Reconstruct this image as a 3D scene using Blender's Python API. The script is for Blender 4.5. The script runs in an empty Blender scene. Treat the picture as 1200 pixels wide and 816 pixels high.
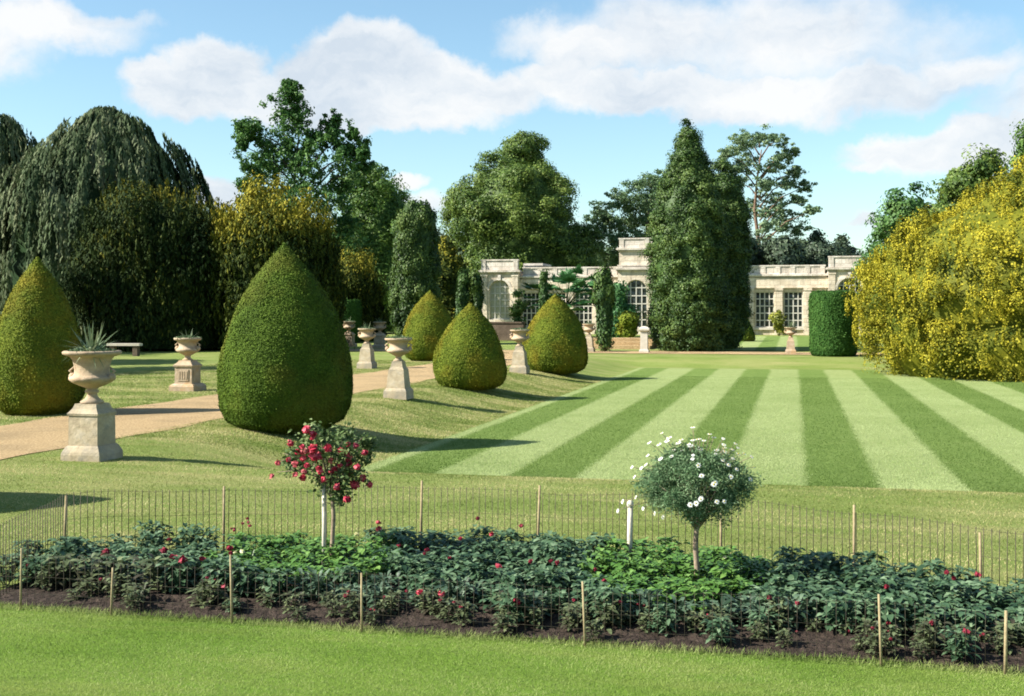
import bpy, math, random
import numpy as np
from mathutils import Vector

rnd = random.Random(7)
R = np.random.default_rng(11)
scene = bpy.context.scene
COL = scene.collection

# ------------------------------------------------------------------ frames
TH = math.radians(13.3)
CT, ST = math.cos(TH), math.sin(TH)
F, HZ, CZ = 1400.0, 365.0, 2.7          # focal length (px of the 1200 px wide photo), horizon row, eye height


def W(u, v):
    """garden frame (u across the lawn, v along its stripes) -> world x, y"""
    return (u * CT + v * ST, -u * ST + v * CT)


def UV(x, y):
    return (x * CT - y * ST, x * ST + y * CT)


def sst(a, b, x):
    t = np.clip((np.asarray(x, dtype=float) - a) / (b - a), 0, 1)
    return t * t * (3 - 2 * t)


def H(u, v):
    """terrain height: a sunk lawn with grass banks round it"""
    s = sst(-10.6, -7.25, u) * sst(15.4, 18.9, v) * (1 - sst(57, 60, v)) * (1 - sst(17, 21, u))
    return 0.45 * (1 - s) + 0.20 * sst(72, 96, v)


def Hxy(x, y):
    u, v = UV(x, y)
    return float(H(u, v))


def at(px, d):
    return (px - 600.0) / F * d


def zed(py, d):
    return CZ - (py - HZ) / F * d


# ------------------------------------------------------------------ node helpers
def new_mat(name):
    m = bpy.data.materials.new(name)
    m.use_nodes = True
    nt = m.node_tree
    nt.nodes.clear()
    return m, nt


def nd(nt, typ, **kw):
    n = nt.nodes.new(typ)
    for k, v in kw.items():
        setattr(n, k, v)
    return n


def lk(nt, a, b):
    nt.links.new(a, b)


def ramp(nt, stops):
    r = nd(nt, 'ShaderNodeValToRGB')
    e = r.color_ramp.elements
    while len(e) > 1:
        e.remove(e[-1])
    e[0].position = stops[0][0]
    e[0].color = (*stops[0][1], 1)
    for p, c in stops[1:]:
        k = e.new(p)
        k.color = (*c, 1)
    return r


def math_n(nt, op, a, b=None, clamp=False):
    n = nd(nt, 'ShaderNodeMath', operation=op, use_clamp=clamp)
    for i, x in enumerate((a, b)):
        if x is None:
            continue
        if isinstance(x, (int, float)):
            n.inputs[i].default_value = x
        else:
            lk(nt, x, n.inputs[i])
    return n.outputs[0]


def noise(nt, vec, scale, detail=4, rough=.55, dist=0):
    n = nd(nt, 'ShaderNodeTexNoise')
    n.inputs['Scale'].default_value = scale
    n.inputs['Detail'].default_value = detail
    n.inputs['Roughness'].default_value = rough
    n.inputs['Distortion'].default_value = dist
    if vec is not None:
        lk(nt, vec, n.inputs['Vector'])
    return n.outputs['Fac']


def mix_c(nt, fac, a, b, mode='MIX'):
    n = nd(nt, 'ShaderNodeMix', data_type='RGBA', blend_type=mode)
    if isinstance(fac, (int, float)):
        n.inputs[0].default_value = fac
    else:
        lk(nt, fac, n.inputs[0])
    for i, x in ((6, a), (7, b)):
        if isinstance(x, tuple):
            n.inputs[i].default_value = (*x, 1)
        else:
            lk(nt, x, n.inputs[i])
    return n.outputs[2]


def finish(nt, col, rough=.8, bump=None, bdist=.02, spec=.3, transl=0.0, bstr=1.0):
    p = nd(nt, 'ShaderNodeBsdfPrincipled')
    if isinstance(col, tuple):
        p.inputs['Base Color'].default_value = (*col, 1)
    else:
        lk(nt, col, p.inputs['Base Color'])
    p.inputs['Roughness'].default_value = rough
    p.inputs['Specular IOR Level'].default_value = spec
    if bump is not None:
        b = nd(nt, 'ShaderNodeBump')
        b.inputs['Distance'].default_value = bdist
        b.inputs['Strength'].default_value = bstr
        lk(nt, bump, b.inputs['Height'])
        lk(nt, b.outputs[0], p.inputs['Normal'])
    o = nd(nt, 'ShaderNodeOutputMaterial')
    out = p.outputs[0]
    if transl > 0:
        t = nd(nt, 'ShaderNodeBsdfTranslucent')
        if isinstance(col, tuple):
            t.inputs[0].default_value = (*col, 1)
        else:
            lk(nt, col, t.inputs[0])
        mx = nd(nt, 'ShaderNodeMixShader')
        mx.inputs[0].default_value = transl
        lk(nt, out, mx.inputs[1])
        lk(nt, t.outputs[0], mx.inputs[2])
        out = mx.outputs[0]
    lk(nt, out, o.inputs[0])
    return p


def pos(nt):
    return nd(nt, 'ShaderNodeNewGeometry').outputs['Position']


def objc(nt):
    return nd(nt, 'ShaderNodeTexCoord').outputs['Object']


def foliage(name, dark, mid, light, nscale=.5, patch=None, transl=.22, rough=.55, spec=.25):
    """leaf material: per-leaf tone attribute picks the leaf colour, broad noise shifts it from shoot to shoot"""
    m, nt = new_mat(name)
    a = nd(nt, 'ShaderNodeAttribute', attribute_name='tone').outputs['Fac']
    v = objc(nt)
    n1 = noise(nt, v, nscale, 3)
    t = math_n(nt, 'ADD', a, math_n(nt, 'MULTIPLY', math_n(nt, 'SUBTRACT', n1, .5), .9))
    r = ramp(nt, [(0.1, dark), (.5, mid), (.92, light)])
    lk(nt, t, r.inputs[0])
    c = r.outputs[0]
    if patch:
        pc, ps, lo, hi = patch
        pn = noise(nt, v, ps, 4, .6)
        pr = ramp(nt, [(lo, (0, 0, 0)), (hi, (1, 1, 1))])
        lk(nt, pn, pr.inputs[0])
        c = mix_c(nt, math_n(nt, 'MULTIPLY', pr.outputs[0], .75), c, pc)
    finish(nt, c, rough, spec=spec, transl=transl)
    return m


def speckle(name, stops, scale, detail=6, rough=.85, bump=.02, scale2=None, stain=None, spec=.2, world=False, bscale=None):
    m, nt = new_mat(name)
    v = pos(nt) if world else objc(nt)
    n = noise(nt, v, scale, detail, .6)
    r = ramp(nt, stops)
    lk(nt, n, r.inputs[0])
    c = r.outputs[0]
    if stain:
        sc, ss, lo, hi, amt = stain
        sn = noise(nt, v, ss, 5, .65)
        sr = ramp(nt, [(lo, (0, 0, 0)), (hi, (1, 1, 1))])
        lk(nt, sn, sr.inputs[0])
        c = mix_c(nt, math_n(nt, 'MULTIPLY', sr.outputs[0], amt), c, sc)
    b = noise(nt, v, bscale or scale * 3, 4, .6)
    finish(nt, c, rough, b, bump, spec)
    return m


# ------------------------------------------------------------------ mesh helpers
def raw_mesh(name, verts, faces, mat, parent=None, loc=(0, 0, 0), tone=None, smooth=False, link=True):
    """verts (n,3); faces either (m,k) int array or list of lists"""
    me = bpy.data.meshes.new(name)
    verts = np.asarray(verts, dtype=np.float32)
    if isinstance(faces, np.ndarray):
        m, k = faces.shape
        me.vertices.add(len(verts))
        me.vertices.foreach_set('co', verts.ravel())
        me.loops.add(m * k)
        me.loops.foreach_set('vertex_index', faces.astype(np.int32).ravel())
        me.polygons.add(m)
        me.polygons.foreach_set('loop_start', np.arange(0, m * k, k, dtype=np.int32))
        me.polygons.foreach_set('loop_total', np.full(m, k, dtype=np.int32))
        me.update(calc_edges=True)
    else:
        me.from_pydata([tuple(map(float, v)) for v in verts], [], faces)
    if tone is not None:
        at_ = me.attributes.new('tone', 'FLOAT', 'POINT')
        at_.data.foreach_set('value', np.asarray(tone, dtype=np.float32))
    if smooth is True:
        me.polygons.foreach_set('use_smooth', np.ones(len(me.polygons), dtype=bool))
    elif smooth is not False:
        me.polygons.foreach_set('use_smooth', np.asarray(smooth, dtype=bool))
    me.materials.append(mat)
    if not link:
        return me
    o = bpy.data.objects.new(name, me)
    COL.objects.link(o)
    o.location = loc
    if parent:
        o.parent = parent
    return o


def tag(o, label=None, cat=None, group=None, kind=None):
    if label:
        o['label'] = label
    if cat:
        o['category'] = cat
    if group:
        o['group'] = group
    if kind:
        o['kind'] = kind
    return o


def empty(name, loc, rz=0.0):
    o = bpy.data.objects.new(name, None)
    COL.objects.link(o)
    o.location = loc
    o.rotation_euler = (0, 0, rz)
    o.empty_display_size = .3
    return o


def copy_tree(o, parent=None):
    c = o.copy()
    COL.objects.link(c)
    if parent:
        c.parent = parent
    for ch in list(o.children):
        copy_tree(ch, c)
    return c


class MB:
    """collects quads, boxes, tubes and lathes for ONE mesh"""

    def __init__(s):
        s.v, s.f, s.sm = [], [], []

    def add(s, vs, fs, smooth=False):
        b = len(s.v)
        s.v += [tuple(p) for p in vs]
        s.f += [[b + i for i in f] for f in fs]
        s.sm += [smooth] * len(fs)

    def box(s, x0, x1, y0, y1, z0, z1):
        s.add([(x0, y0, z0), (x1, y0, z0), (x1, y1, z0), (x0, y1, z0), (x0, y0, z1), (x1, y0, z1), (x1, y1, z1), (x0, y1, z1)],
              [(0, 3, 2, 1), (4, 5, 6, 7), (0, 1, 5, 4), (1, 2, 6, 5), (2, 3, 7, 6), (3, 0, 4, 7)])

    def prism(s, poly, y0, y1):
        """poly: convex list of (x, z), counter-clockwise seen from -y; extruded from y0 to y1"""
        n = len(poly)
        vs = [(x, y0, z) for x, z in poly] + [(x, y1, z) for x, z in poly]
        fs = [list(range(n)), [n + i for i in range(n - 1, -1, -1)]]
        fs += [(i, n + i, n + (i + 1) % n, (i + 1) % n) for i in range(n)]
        s.add(vs, fs)

    def frust(s, r):
        """square rings: list of (half, z)"""
        vs = []
        for h, z in r:
            vs += [(-h, -h, z), (h, -h, z), (h, h, z), (-h, h, z)]
        fs = [(3, 2, 1, 0)]
        for k in range(len(r) - 1):
            for i in range(4):
                a, b = 4 * k + i, 4 * k + (i + 1) % 4
                fs.append((a, b, b + 4, a + 4))
        t = 4 * (len(r) - 1)
        fs.append((t, t + 1, t + 2, t + 3))
        s.add(vs, fs)

    def lathe(s, prof, n=28, cx=0, cy=0, wob=None):
        vs = []
        for r, z in prof:
            for i in range(n):
                a = 2 * math.pi * i / n
                k = r if wob is None else r * (1 + wob(a, z))
                vs.append((cx + k * math.cos(a), cy + k * math.sin(a), z))
        fs = []
        for k in range(len(prof) - 1):
            for i in range(n):
                j = (i + 1) % n
                fs.append((k * n + i, k * n + j, (k + 1) * n + j, (k + 1) * n + i))
        s.add(vs, fs, True)
        s.add([vs[i] for i in range(n)], [list(range(n - 1, -1, -1))])
        s.add([vs[(len(prof) - 1) * n + i] for i in range(n)], [list(range(n))])

    def tube(s, pts, rad, n=6):
        pts = [Vector(p) for p in pts]
        vs = []
        for i, p in enumerate(pts):
            d = (pts[min(i + 1, len(pts) - 1)] - pts[max(i - 1, 0)])
            d = d.normalized() if d.length > 1e-9 else Vector((0, 0, 1))
            a = d.cross(Vector((0, 1, 0.13)))
            a = a.normalized() if a.length > 1e-3 else Vector((1, 0, 0))
            b = d.cross(a).normalized()
            r = rad[i] if isinstance(rad, (list, tuple)) else rad
            for k in range(n):
                t = 2 * math.pi * k / n
                vs.append(p + a * (r * math.cos(t)) + b * (r * math.sin(t)))
        fs = []
        for i in range(len(pts) - 1):
            for k in range(n):
                j = (k + 1) % n
                fs.append((i * n + k, i * n + j, (i + 1) * n + j, (i + 1) * n + k))
        fs.append(list(range(n - 1, -1, -1)))
        fs.append([(len(pts) - 1) * n + k for k in range(n)])
        s.add(vs, fs, True)

    def build(s, name, mat, parent=None, loc=(0, 0, 0), link=True):
        return raw_mesh(name, np.array(s.v), s.f, mat, parent, loc, smooth=s.sm, link=link)


def unit(a):
    return a / np.maximum(np.linalg.norm(a, axis=1, keepdims=True), 1e-9)


class Leaves:
    """many small leaf quads (and any solid core) in one foliage mesh"""

    def __init__(s):
        s.v, s.f, s.t, s.n = [], [], [], 0

    def leaf(s, P, N, size, tone, aspect=.55, axis=None, fold=.12):
        n = len(P)
        if n == 0:
            return
        N = unit(N)
        A = R.normal(size=(n, 3)) if axis is None else axis + R.normal(size=(n, 3)) * .25
        A = A - N * np.sum(A * N, axis=1, keepdims=True)
        A = unit(A)
        B = np.cross(N, A)
        sz = (np.broadcast_to(np.asarray(size, float), (n,)) * R.uniform(.65, 1.3, n))[:, None]
        v = np.stack([P - A * sz * .5, P + B * sz * aspect * .5 + N * sz * fold, P + A * sz * .5, P - B * sz * aspect * .5 + N * sz * fold], axis=1)
        s.v.append(v.reshape(-1, 3))
        s.f.append(np.arange(n * 4).reshape(n, 4) + s.n)
        s.t.append(np.repeat(np.clip(np.broadcast_to(tone, (n,)), 0, 1), 4))
        s.n += n * 4

    def solid(s, verts, quads, tone):
        verts = np.asarray(verts, float)
        s.v.append(verts)
        s.f.append(np.asarray(quads) + s.n)
        s.t.append(np.broadcast_to(tone, (len(verts),)).astype(float))
        s.n += len(verts)

    def build(s, name, mat, parent=None, loc=(0, 0, 0), link=True):
        return raw_mesh(name, np.concatenate(s.v), np.concatenate(s.f), mat, parent, loc, np.concatenate(s.t), link=link)


def ring_solid(rings, seg=28, wob=0.0):
    """rings: list of (z, left, right, depth) about the axis -> closed-ish quad surface"""
    a = np.linspace(0, 2 * math.pi, seg, endpoint=False)
    vs = []
    for z, l, r, d in rings:
        w = 1 + wob * R.normal(size=seg)
        x = np.where(np.cos(a) > 0, r, l) * np.cos(a) * w
        y = d * np.sin(a) * w
        vs.append(np.stack([x, y, np.full(seg, z)], axis=1))
    vs = np.concatenate(vs)
    qs = []
    for k in range(len(rings) - 1):
        i = np.arange(seg)
        j = (i + 1) % seg
        qs.append(np.stack([k * seg + i, k * seg + j, (k + 1) * seg + j, (k + 1) * seg + i], axis=1))
    return vs, np.concatenate(qs)


def interp_prof(prof, z):
    p = sorted(prof)
    zs = [q[0] for q in p]
    return np.interp(z, zs, [q[1] for q in p]), np.interp(z, zs, [q[2] for q in p])


def clumps(L, C, RR, per, leaf, tone, up=.25, rand=.5, aspect=.6, axis=None, shell=(.45, 1.3), tvar=.16, lob=None):
    """leaf clumps: ellipsoids C (m,3) radii RR (m,3), `per` leaves each on and just inside the shell"""
    m = len(C)
    D = unit(R.normal(size=(m, per, 3)).reshape(-1, 3) + np.array([0, 0, up]))
    r = R.uniform(shell[0], shell[1], m * per)[:, None]
    cc, rr = np.repeat(C, per, axis=0), np.repeat(RR, per, axis=0)
    P = cc + D * rr * r
    N = D + R.normal(size=D.shape) * rand
    if lob is not None:
        N = N + np.repeat(lob, per, axis=0) * .8
    T = np.repeat(tone, per) + R.normal(size=m * per) * tvar
    ax = None if axis is None else np.broadcast_to(np.array(axis, float), P.shape)
    L.leaf(P, N, leaf, T, aspect, ax)


def profile_clumps(prof, m, cr, deep=1.0, inner=.35, stretch=(1, 1, .8), zpow=1.0):
    """clump centres spread through a crown whose left and right outline is prof [(z, l, r)]"""
    zs = np.array([p[0] for p in prof])
    z0, z1 = zs.min(), zs.max()
    zz = np.linspace(z0, z1, 300)
    l, r = interp_prof(prof, zz)
    w = (l + r) / 2 + .15 * max((l + r).max() / 2, 1e-3)
    z = R.choice(zz, m, p=w / w.sum())
    l, r = interp_prof(prof, z)
    ph = R.uniform(0, 2 * math.pi, m)
    rho = R.uniform(inner, 1, m) ** .5
    c = cr * R.uniform(.65, 1.35, m)
    a = np.where(np.cos(ph) > 0, r, l)
    d = (l + r) / 2 * deep
    c = np.minimum(c, np.maximum((l + r) * .5, cr * .4))
    ax_ = np.maximum(a - c * .75, 0)
    dp = np.maximum(d - c * .75, 0)
    z = np.minimum(z, z1 - c * .5)
    C = np.stack([np.cos(ph) * ax_ * rho, np.sin(ph) * dp * rho, z], axis=1)
    RR = np.stack([c * stretch[0], c * stretch[1], c * stretch[2]], axis=1)
    return C, RR


def lobed(prof, nl, lr, m, cr, deep=1.0, stretch=(1, 1, .8), lstretch=(1, 1, .85), tspread=.13, inner=.7):
    """two levels: big lobes near the outline, small clumps over the outer side of each lobe"""
    LC, LR = profile_clumps(prof, nl, lr, deep, inner, lstretch)
    lt = R.normal(.5, tspread, nl)
    w = LR[:, 0] ** 2
    k = R.choice(nl, m, p=w / w.sum())
    out = LC[k] * np.array([1, 1, 0])
    out = out / np.maximum(np.linalg.norm(out, axis=1, keepdims=True), .3)
    D = unit(R.normal(size=(m, 3)) + out * .55 + np.array([0, 0, .45]))
    C = LC[k] + D * LR[k] * R.uniform(.7, 1.02, m)[:, None]
    c = cr * R.uniform(.6, 1.4, m)
    RR = np.stack([c * stretch[0], c * stretch[1], c * stretch[2]], axis=1)
    return C, RR, lt[k] + R.normal(0, .08, m), D


def px_prof(rows, ax, d):
    """outline rows (row, left, right) measured at distance d -> [(z above eye datum, l, r)] in metres"""
    out = []
    for y, xl, xr in rows:
        out.append((zed(y, d), max(.05, (ax - xl) / F * d), max(.05, (xr - ax) / F * d)))
    return sorted(out)


def skin(L, prof, zmin, zmax, core, deep, leaf, tone, axis=None, aspect=.6, tv=.16):
    """leafy inner layer: sprays all over the body of a dense crown, rough in depth"""
    zz = np.linspace(zmin + .1, zmax - .05 * (zmax - zmin), 400)
    l, r = interp_prof(prof, zz)
    mr = (l + r) / 2 * core
    area = float(np.sum(2 * math.pi * mr) * (zz[1] - zz[0]))
    n = int(min(26000, 2.6 * area / (leaf * leaf * .5)))
    z = R.choice(zz, n, p=mr / mr.sum()) + R.normal(0, .05, n)
    l, r = interp_prof(prof, z)
    ph = R.uniform(0, 2 * math.pi, n)
    k = core * R.uniform(.98, 1.16, n) * (1 + .05 * np.sin(5 * ph + z * 1.3) + .04 * np.sin(9 * ph - z * 2.1))
    P = np.stack([np.cos(ph) * np.where(np.cos(ph) > 0, r, l) * k, np.sin(ph) * (l + r) / 2 * deep * k, z], axis=1)
    N = np.stack([np.cos(ph), np.sin(ph), np.full(n, .35)], axis=1) + R.normal(size=(n, 3)) * .55
    t = tone + .14 * np.sin(3 * ph + z * .9) * np.sin(z * 1.7 + 2 * ph) + R.normal(0, tv, n)
    L.leaf(P, N, leaf * 1.15, t, aspect, None if axis is None else np.broadcast_to(np.array(axis, float), P.shape))


def trunk_mb(h, r, limbs=(), top=.25, bend=.0):
    mb = MB()
    n = 6
    pts = [(bend * math.sin(i * 1.1) * h * .03, bend * math.cos(i * 1.7) * h * .03, h * i / n) for i in range(n + 1)]
    mb.tube(pts, [r * (1.35 if i == 0 else 1) * (1 - (1 - top) * i / n) for i in range(n + 1)], 9)
    for (z0, p) in limbs:
        p = Vector(p)
        s_ = Vector((0, 0, z0))
        mid = s_.lerp(p, .5) + Vector((0, 0, .12 * (p - s_).length))
        rr = r * .26
        mb.tube([s_, mid, p], [rr, rr * .65, rr * .25], 6)
    return mb


# ------------------------------------------------------------------ materials
M = {}
M['bark'] = speckle('bark', [(.3, (.05, .04, .03)), (.6, (.13, .11, .085)), (.8, (.2, .17, .14))], 6, bump=.03)
M['bark_red'] = speckle('bark_pine', [(.3, (.1, .06, .04)), (.7, (.24, .16, .11))], 5, bump=.03)
M['bark_young'] = speckle('bark_young', [(.3, (.14, .1, .07)), (.7, (.34, .26, .19))], 30, bump=.003)
M['stake'] = speckle('pale_wood', [(.3, (.42, .37, .3)), (.7, (.62, .57, .48))], 25, bump=.002)
M['cane'] = speckle('cane_wood', [(.3, (.2, .155, .085)), (.7, (.36, .29, .17))], 25, bump=.002)
M['wire'] = finish_mat = None


def simple(name, col, rough=.6, spec=.3, metal=0.0):
    m, nt = new_mat(name)
    n = noise(nt, objc(nt), 12, 3)
    r = ramp(nt, [(.3, tuple(c * .8 for c in col)), (.7, tuple(min(1, c * 1.15) for c in col))])
    lk(nt, n, r.inputs[0])
    p = finish(nt, r.outputs[0], rough, spec=spec)
    p.inputs['Metallic'].default_value = metal
    return m


M['wire'] = simple('brown_wire', (.05, .042, .026), .7)
M['stone'] = speckle('facade_stone', [(.25, (.40, .32, .225)), (.5, (.54, .455, .345)), (.75, (.63, .55, .44))], .9, bump=.02,
                     stain=((.17, .15, .125), .55, .54, .72, .55))
M['stone_trim'] = speckle('cornice_stone', [(.25, (.36, .31, .25)), (.5, (.53, .465, .385)), (.75, (.62, .56, .48))], 1.6, bump=.02,
                          stain=((.12, .11, .1), 1.1, .5, .66, .7))
M['urn_stone'] = speckle('urn_stone', [(.25, (.27, .19, .125)), (.5, (.40, .30, .2)), (.8, (.50, .40, .29))], 6, bump=.01,
                         stain=((.15, .125, .1), 2.8, .46, .68, .65))
M['pedestal_stone'] = speckle('pedestal_stone', [(.25, (.26, .205, .14)), (.5, (.39, .32, .22)), (.8, (.52, .45, .35))], 5, bump=.012,
                              stain=((.12, .115, .1), 2.6, .46, .66, .7))
M['lichen_stone'] = speckle('lichen_stone', [(.25, (.25, .19, .13)), (.5, (.37, .28, .19)), (.8, (.45, .38, .3))], 6, bump=.012,
                            stain=((.36, .19, .05), 2.4, .5, .68, .7))
M['pale_stone'] = speckle('pale_stone', [(.25, (.4, .36, .3)), (.8, (.58, .53, .46))], 4, bump=.01)
M['brown_wall_and_leg_shade'] = speckle('brown_wall_and_leg_shade', [(.25, (.07, .05, .035)), (.8, (.16, .12, .09))], 3, bump=.02)
M['roof'] = speckle('lead_roof', [(.3, (.1, .1, .1)), (.7, (.18, .18, .18))], .6, bump=.01)
M['soil_pot'] = simple('pot_soil', (.05, .035, .025), .95)
M['frame'] = simple('window_frame_paint', (.47, .45, .4), .5)
def ashlar(name, c0, c1, stain):
    m, nt = new_mat(name)
    v = objc(nt)
    sp = nd(nt, 'ShaderNodeSeparateXYZ')
    lk(nt, v, sp.inputs[0])
    cb = nd(nt, 'ShaderNodeCombineXYZ')
    lk(nt, math_n(nt, 'ADD', sp.outputs[0], sp.outputs[1]), cb.inputs[0])
    lk(nt, sp.outputs[2], cb.inputs[1])
    b = nd(nt, 'ShaderNodeTexBrick')
    lk(nt, cb.outputs[0], b.inputs['Vector'])
    b.inputs['Color1'].default_value = (*c0, 1)
    b.inputs['Color2'].default_value = (*c1, 1)
    b.inputs['Mortar'].default_value = (.3, .25, .19, 1)
    b.inputs['Scale'].default_value = 1.0
    b.inputs['Brick Width'].default_value = .85
    b.inputs['Row Height'].default_value = .36
    b.inputs['Mortar Size'].default_value = .012
    n1 = noise(nt, v, 1.1, 6, .65)
    r1 = ramp(nt, [(.3, (.72, .70, .67)), (.6, (1.08, 1.07, 1.06))])
    lk(nt, n1, r1.inputs[0])
    c = mix_c(nt, 1.0, b.outputs[0], r1.outputs[0], 'MULTIPLY')
    ms = nd(nt, 'ShaderNodeMapping')
    ms.inputs['Scale'].default_value = (2.4, 2.4, .35)
    lk(nt, v, ms.inputs['Vector'])
    r2 = ramp(nt, [(.5, (0, 0, 0)), (.72, (1, 1, 1))])
    lk(nt, noise(nt, ms.outputs[0], 1.2, 6, .65), r2.inputs[0])
    c = mix_c(nt, math_n(nt, 'MULTIPLY', r2.outputs[0], .6), c, stain)
    finish(nt, c, .9, noise(nt, v, 9, 5, .65), .03, .15)
    return m


M['stone'] = ashlar('facade_stone', (.56, .475, .365), (.67, .595, .49), (.24, .205, .165))
M['stone_trim'] = ashlar('cornice_stone', (.53, .475, .41), (.64, .595, .535), (.17, .155, .14))
m, nt = new_mat('dark_glass')
n_ = noise(nt, objc(nt), .8, 2)
r_ = ramp(nt, [(.35, (.012, .016, .016)), (.7, (.04, .05, .048))])
lk(nt, n_, r_.inputs[0])
finish(nt, r_.outputs[0], .1, noise(nt, objc(nt), 2.2, 2), .05, .5)
M['glass'] = m
M['pale_pane'] = speckle('pale_cream_glass', [(.3, (.3, .29, .2)), (.7, (.46, .44, .33))], 1.4, rough=.35, bump=.001, spec=.5)  # pale cream panes for one end pavilion window

# foliage kinds: dark, mid, light
M['yew_clip'] = foliage('clipped_yew', (.03, .056, .008), (.064, .108, .013), (.112, .172, .022), 1.6, ((.125, .105, .018), .7, .48, .72), .05, .75, .08)
M['yew_clip_gold'] = foliage('clipped_golden_yew', (.05, .075, .01), (.11, .15, .016), (.19, .215, .026), 1.2, ((.26, .18, .018), .8, .46, .7), .05, .75, .08)
M['hedge_clip'] = foliage('clipped_hedge', (.018, .055, .012), (.04, .1, .02), (.075, .15, .034), 1.5, None, .05, .75, .08)
M['weep'] = foliage('weeping_foliage', (.018, .038, .015), (.075, .108, .05), (.18, .2, .115), .3, None, .14, .7, .08)
M['yew_dark'] = foliage('dark_yew', (.012, .026, .008), (.038, .058, .014), (.17, .155, .018), .3, None, .08, .75, .08)
M['yew_gold_far'] = foliage('golden_yew_far', (.018, .034, .008), (.07, .088, .013), (.29, .255, .03), .3, None, .1, .7, .08)
M['yew_gold'] = foliage('golden_yew', (.045, .072, .01), (.19, .185, .016), (.47, .4, .034), .6, None, .22, .65, .12)
M['ginkgo'] = foliage('ginkgo_foliage', (0.021, 0.068, 0.015), (0.063, 0.150, 0.033), (0.135, 0.247, 0.060), .5, None, .25)
M['lime'] = foliage('broadleaf_foliage', (0.037, 0.088, 0.018), (0.092, 0.171, 0.030), (0.191, 0.270, 0.057), .4, None, .25)
M['oak'] = foliage('oak_foliage', (0.033, 0.069, 0.013), (0.086, 0.143, 0.025), (0.191, 0.246, 0.049), .4, None, .22)
M['pine'] = foliage('pine_foliage', (0.071, 0.132, 0.071), (0.150, 0.229, 0.114), (0.244, 0.324, 0.162), .5, None, .25)
M['cedar'] = foliage('cedar_foliage', (0.054, 0.109, 0.054), (0.109, 0.182, 0.082), (0.185, 0.252, 0.109), .5, None, .22)
M['cypress'] = foliage('cypress_foliage', (.016, .042, .01), (.052, .1, .02), (.12, .175, .04), .6, None, .15)
M['irish'] = foliage('irish_yew_foliage', (0.018, 0.049, 0.013), (0.047, 0.097, 0.022), (0.091, 0.152, 0.034), .5, None, .1)
M['darkwood'] = foliage('dark_wood_foliage', (0.019, 0.035, 0.023), (0.043, 0.068, 0.040), (0.075, 0.108, 0.056), .4, None, .1)
M['green_far'] = foliage('fresh_green_foliage', (.024, .07, .018), (.06, .14, .034), (.12, .21, .055), .4, None, .2)
M['shrub'] = foliage('shrub_foliage', (0.030, 0.072, 0.014), (0.078, 0.156, 0.030), (0.168, 0.252, 0.054), 1.0, None, .25)
M['shrub_yellow'] = foliage('yellow_shrub_foliage', (.08, .1, .012), (.19, .21, .025), (.32, .32, .05), 1.0, None, .25)
M['spike'] = foliage('spiky_leaves', (.05, .09, .04), (.12, .18, .09), (.28, .32, .19), 2, None, .2)
M['palm'] = foliage('broad_palm_leaves', (0.019, 0.072, 0.023), (0.052, 0.150, 0.046), (0.117, 0.247, 0.091), 1, None, .2)
M['rose_leaf'] = foliage('rose_leaves', (.03, .055, .016), (.08, .13, .036), (.18, .23, .09), 6, None, .2)
M['daisy_leaf'] = foliage('daisy_leaves', (.05, .105, .045), (.13, .22, .105), (.25, .34, .19), 5, None, .3, .6, .15)
M['dahlia'] = foliage('dark_bed_leaves', (.014, .038, .018), (.06, .115, .055), (.18, .26, .15), 4, None, .2, .55, .25)
M['dahlia_green'] = foliage('bright_bed_leaves', (.03, .08, .014), (.08, .18, .034), (.18, .3, .075), 4, None, .2, .45, .35)
M['dahlia_grey'] = foliage('grey_bed_leaves', (.02, .042, .022), (.065, .11, .065), (.16, .22, .14), 4, None, .15, .5, .3)
M['dark_low'] = foliage('bronze_bed_leaves', (.04, .035, .022), (.075, .1, .045), (.16, .19, .09), 5, None, .15)
M['petal_red'] = foliage('red_petals', (.3, .015, .04), (.62, .05, .1), (.78, .18, .22), 9, None, .2)
M['petal_crimson'] = foliage('crimson_petals', (.08, .006, .014), (.19, .014, .03), (.33, .035, .06), 9, None, .2)
M['petal_pink'] = foliage('pink_petals', (.4, .06, .08), (.6, .13, .15), (.75, .32, .3), 9, None, .2)
M['petal_white'] = foliage('white_petals', (.7, .7, .68), (.82, .82, .8), (.88, .88, .87), 9, None, .25)
M['petal_cream'] = foliage('cream_petals', (.6, .55, .3), (.75, .72, .42), (.82, .8, .55), 9, None, .25)
M['blade'] = foliage('grass_blades', (.13, .2, .036), (.215, .29, .075), (.34, .39, .135), .7, None, .4, .6, .2)
M['blade_lawn'] = foliage('lawn_grass_blades', (.085, .155, .026), (.185, .265, .075), (.375, .44, .2), .4, None, .4, .6, .2)
M['blade_dry'] = foliage('dry_grass_blades', (.135, .19, .036), (.265, .29, .092), (.52, .45, .225), .5, None, .4, .6, .2)


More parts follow.
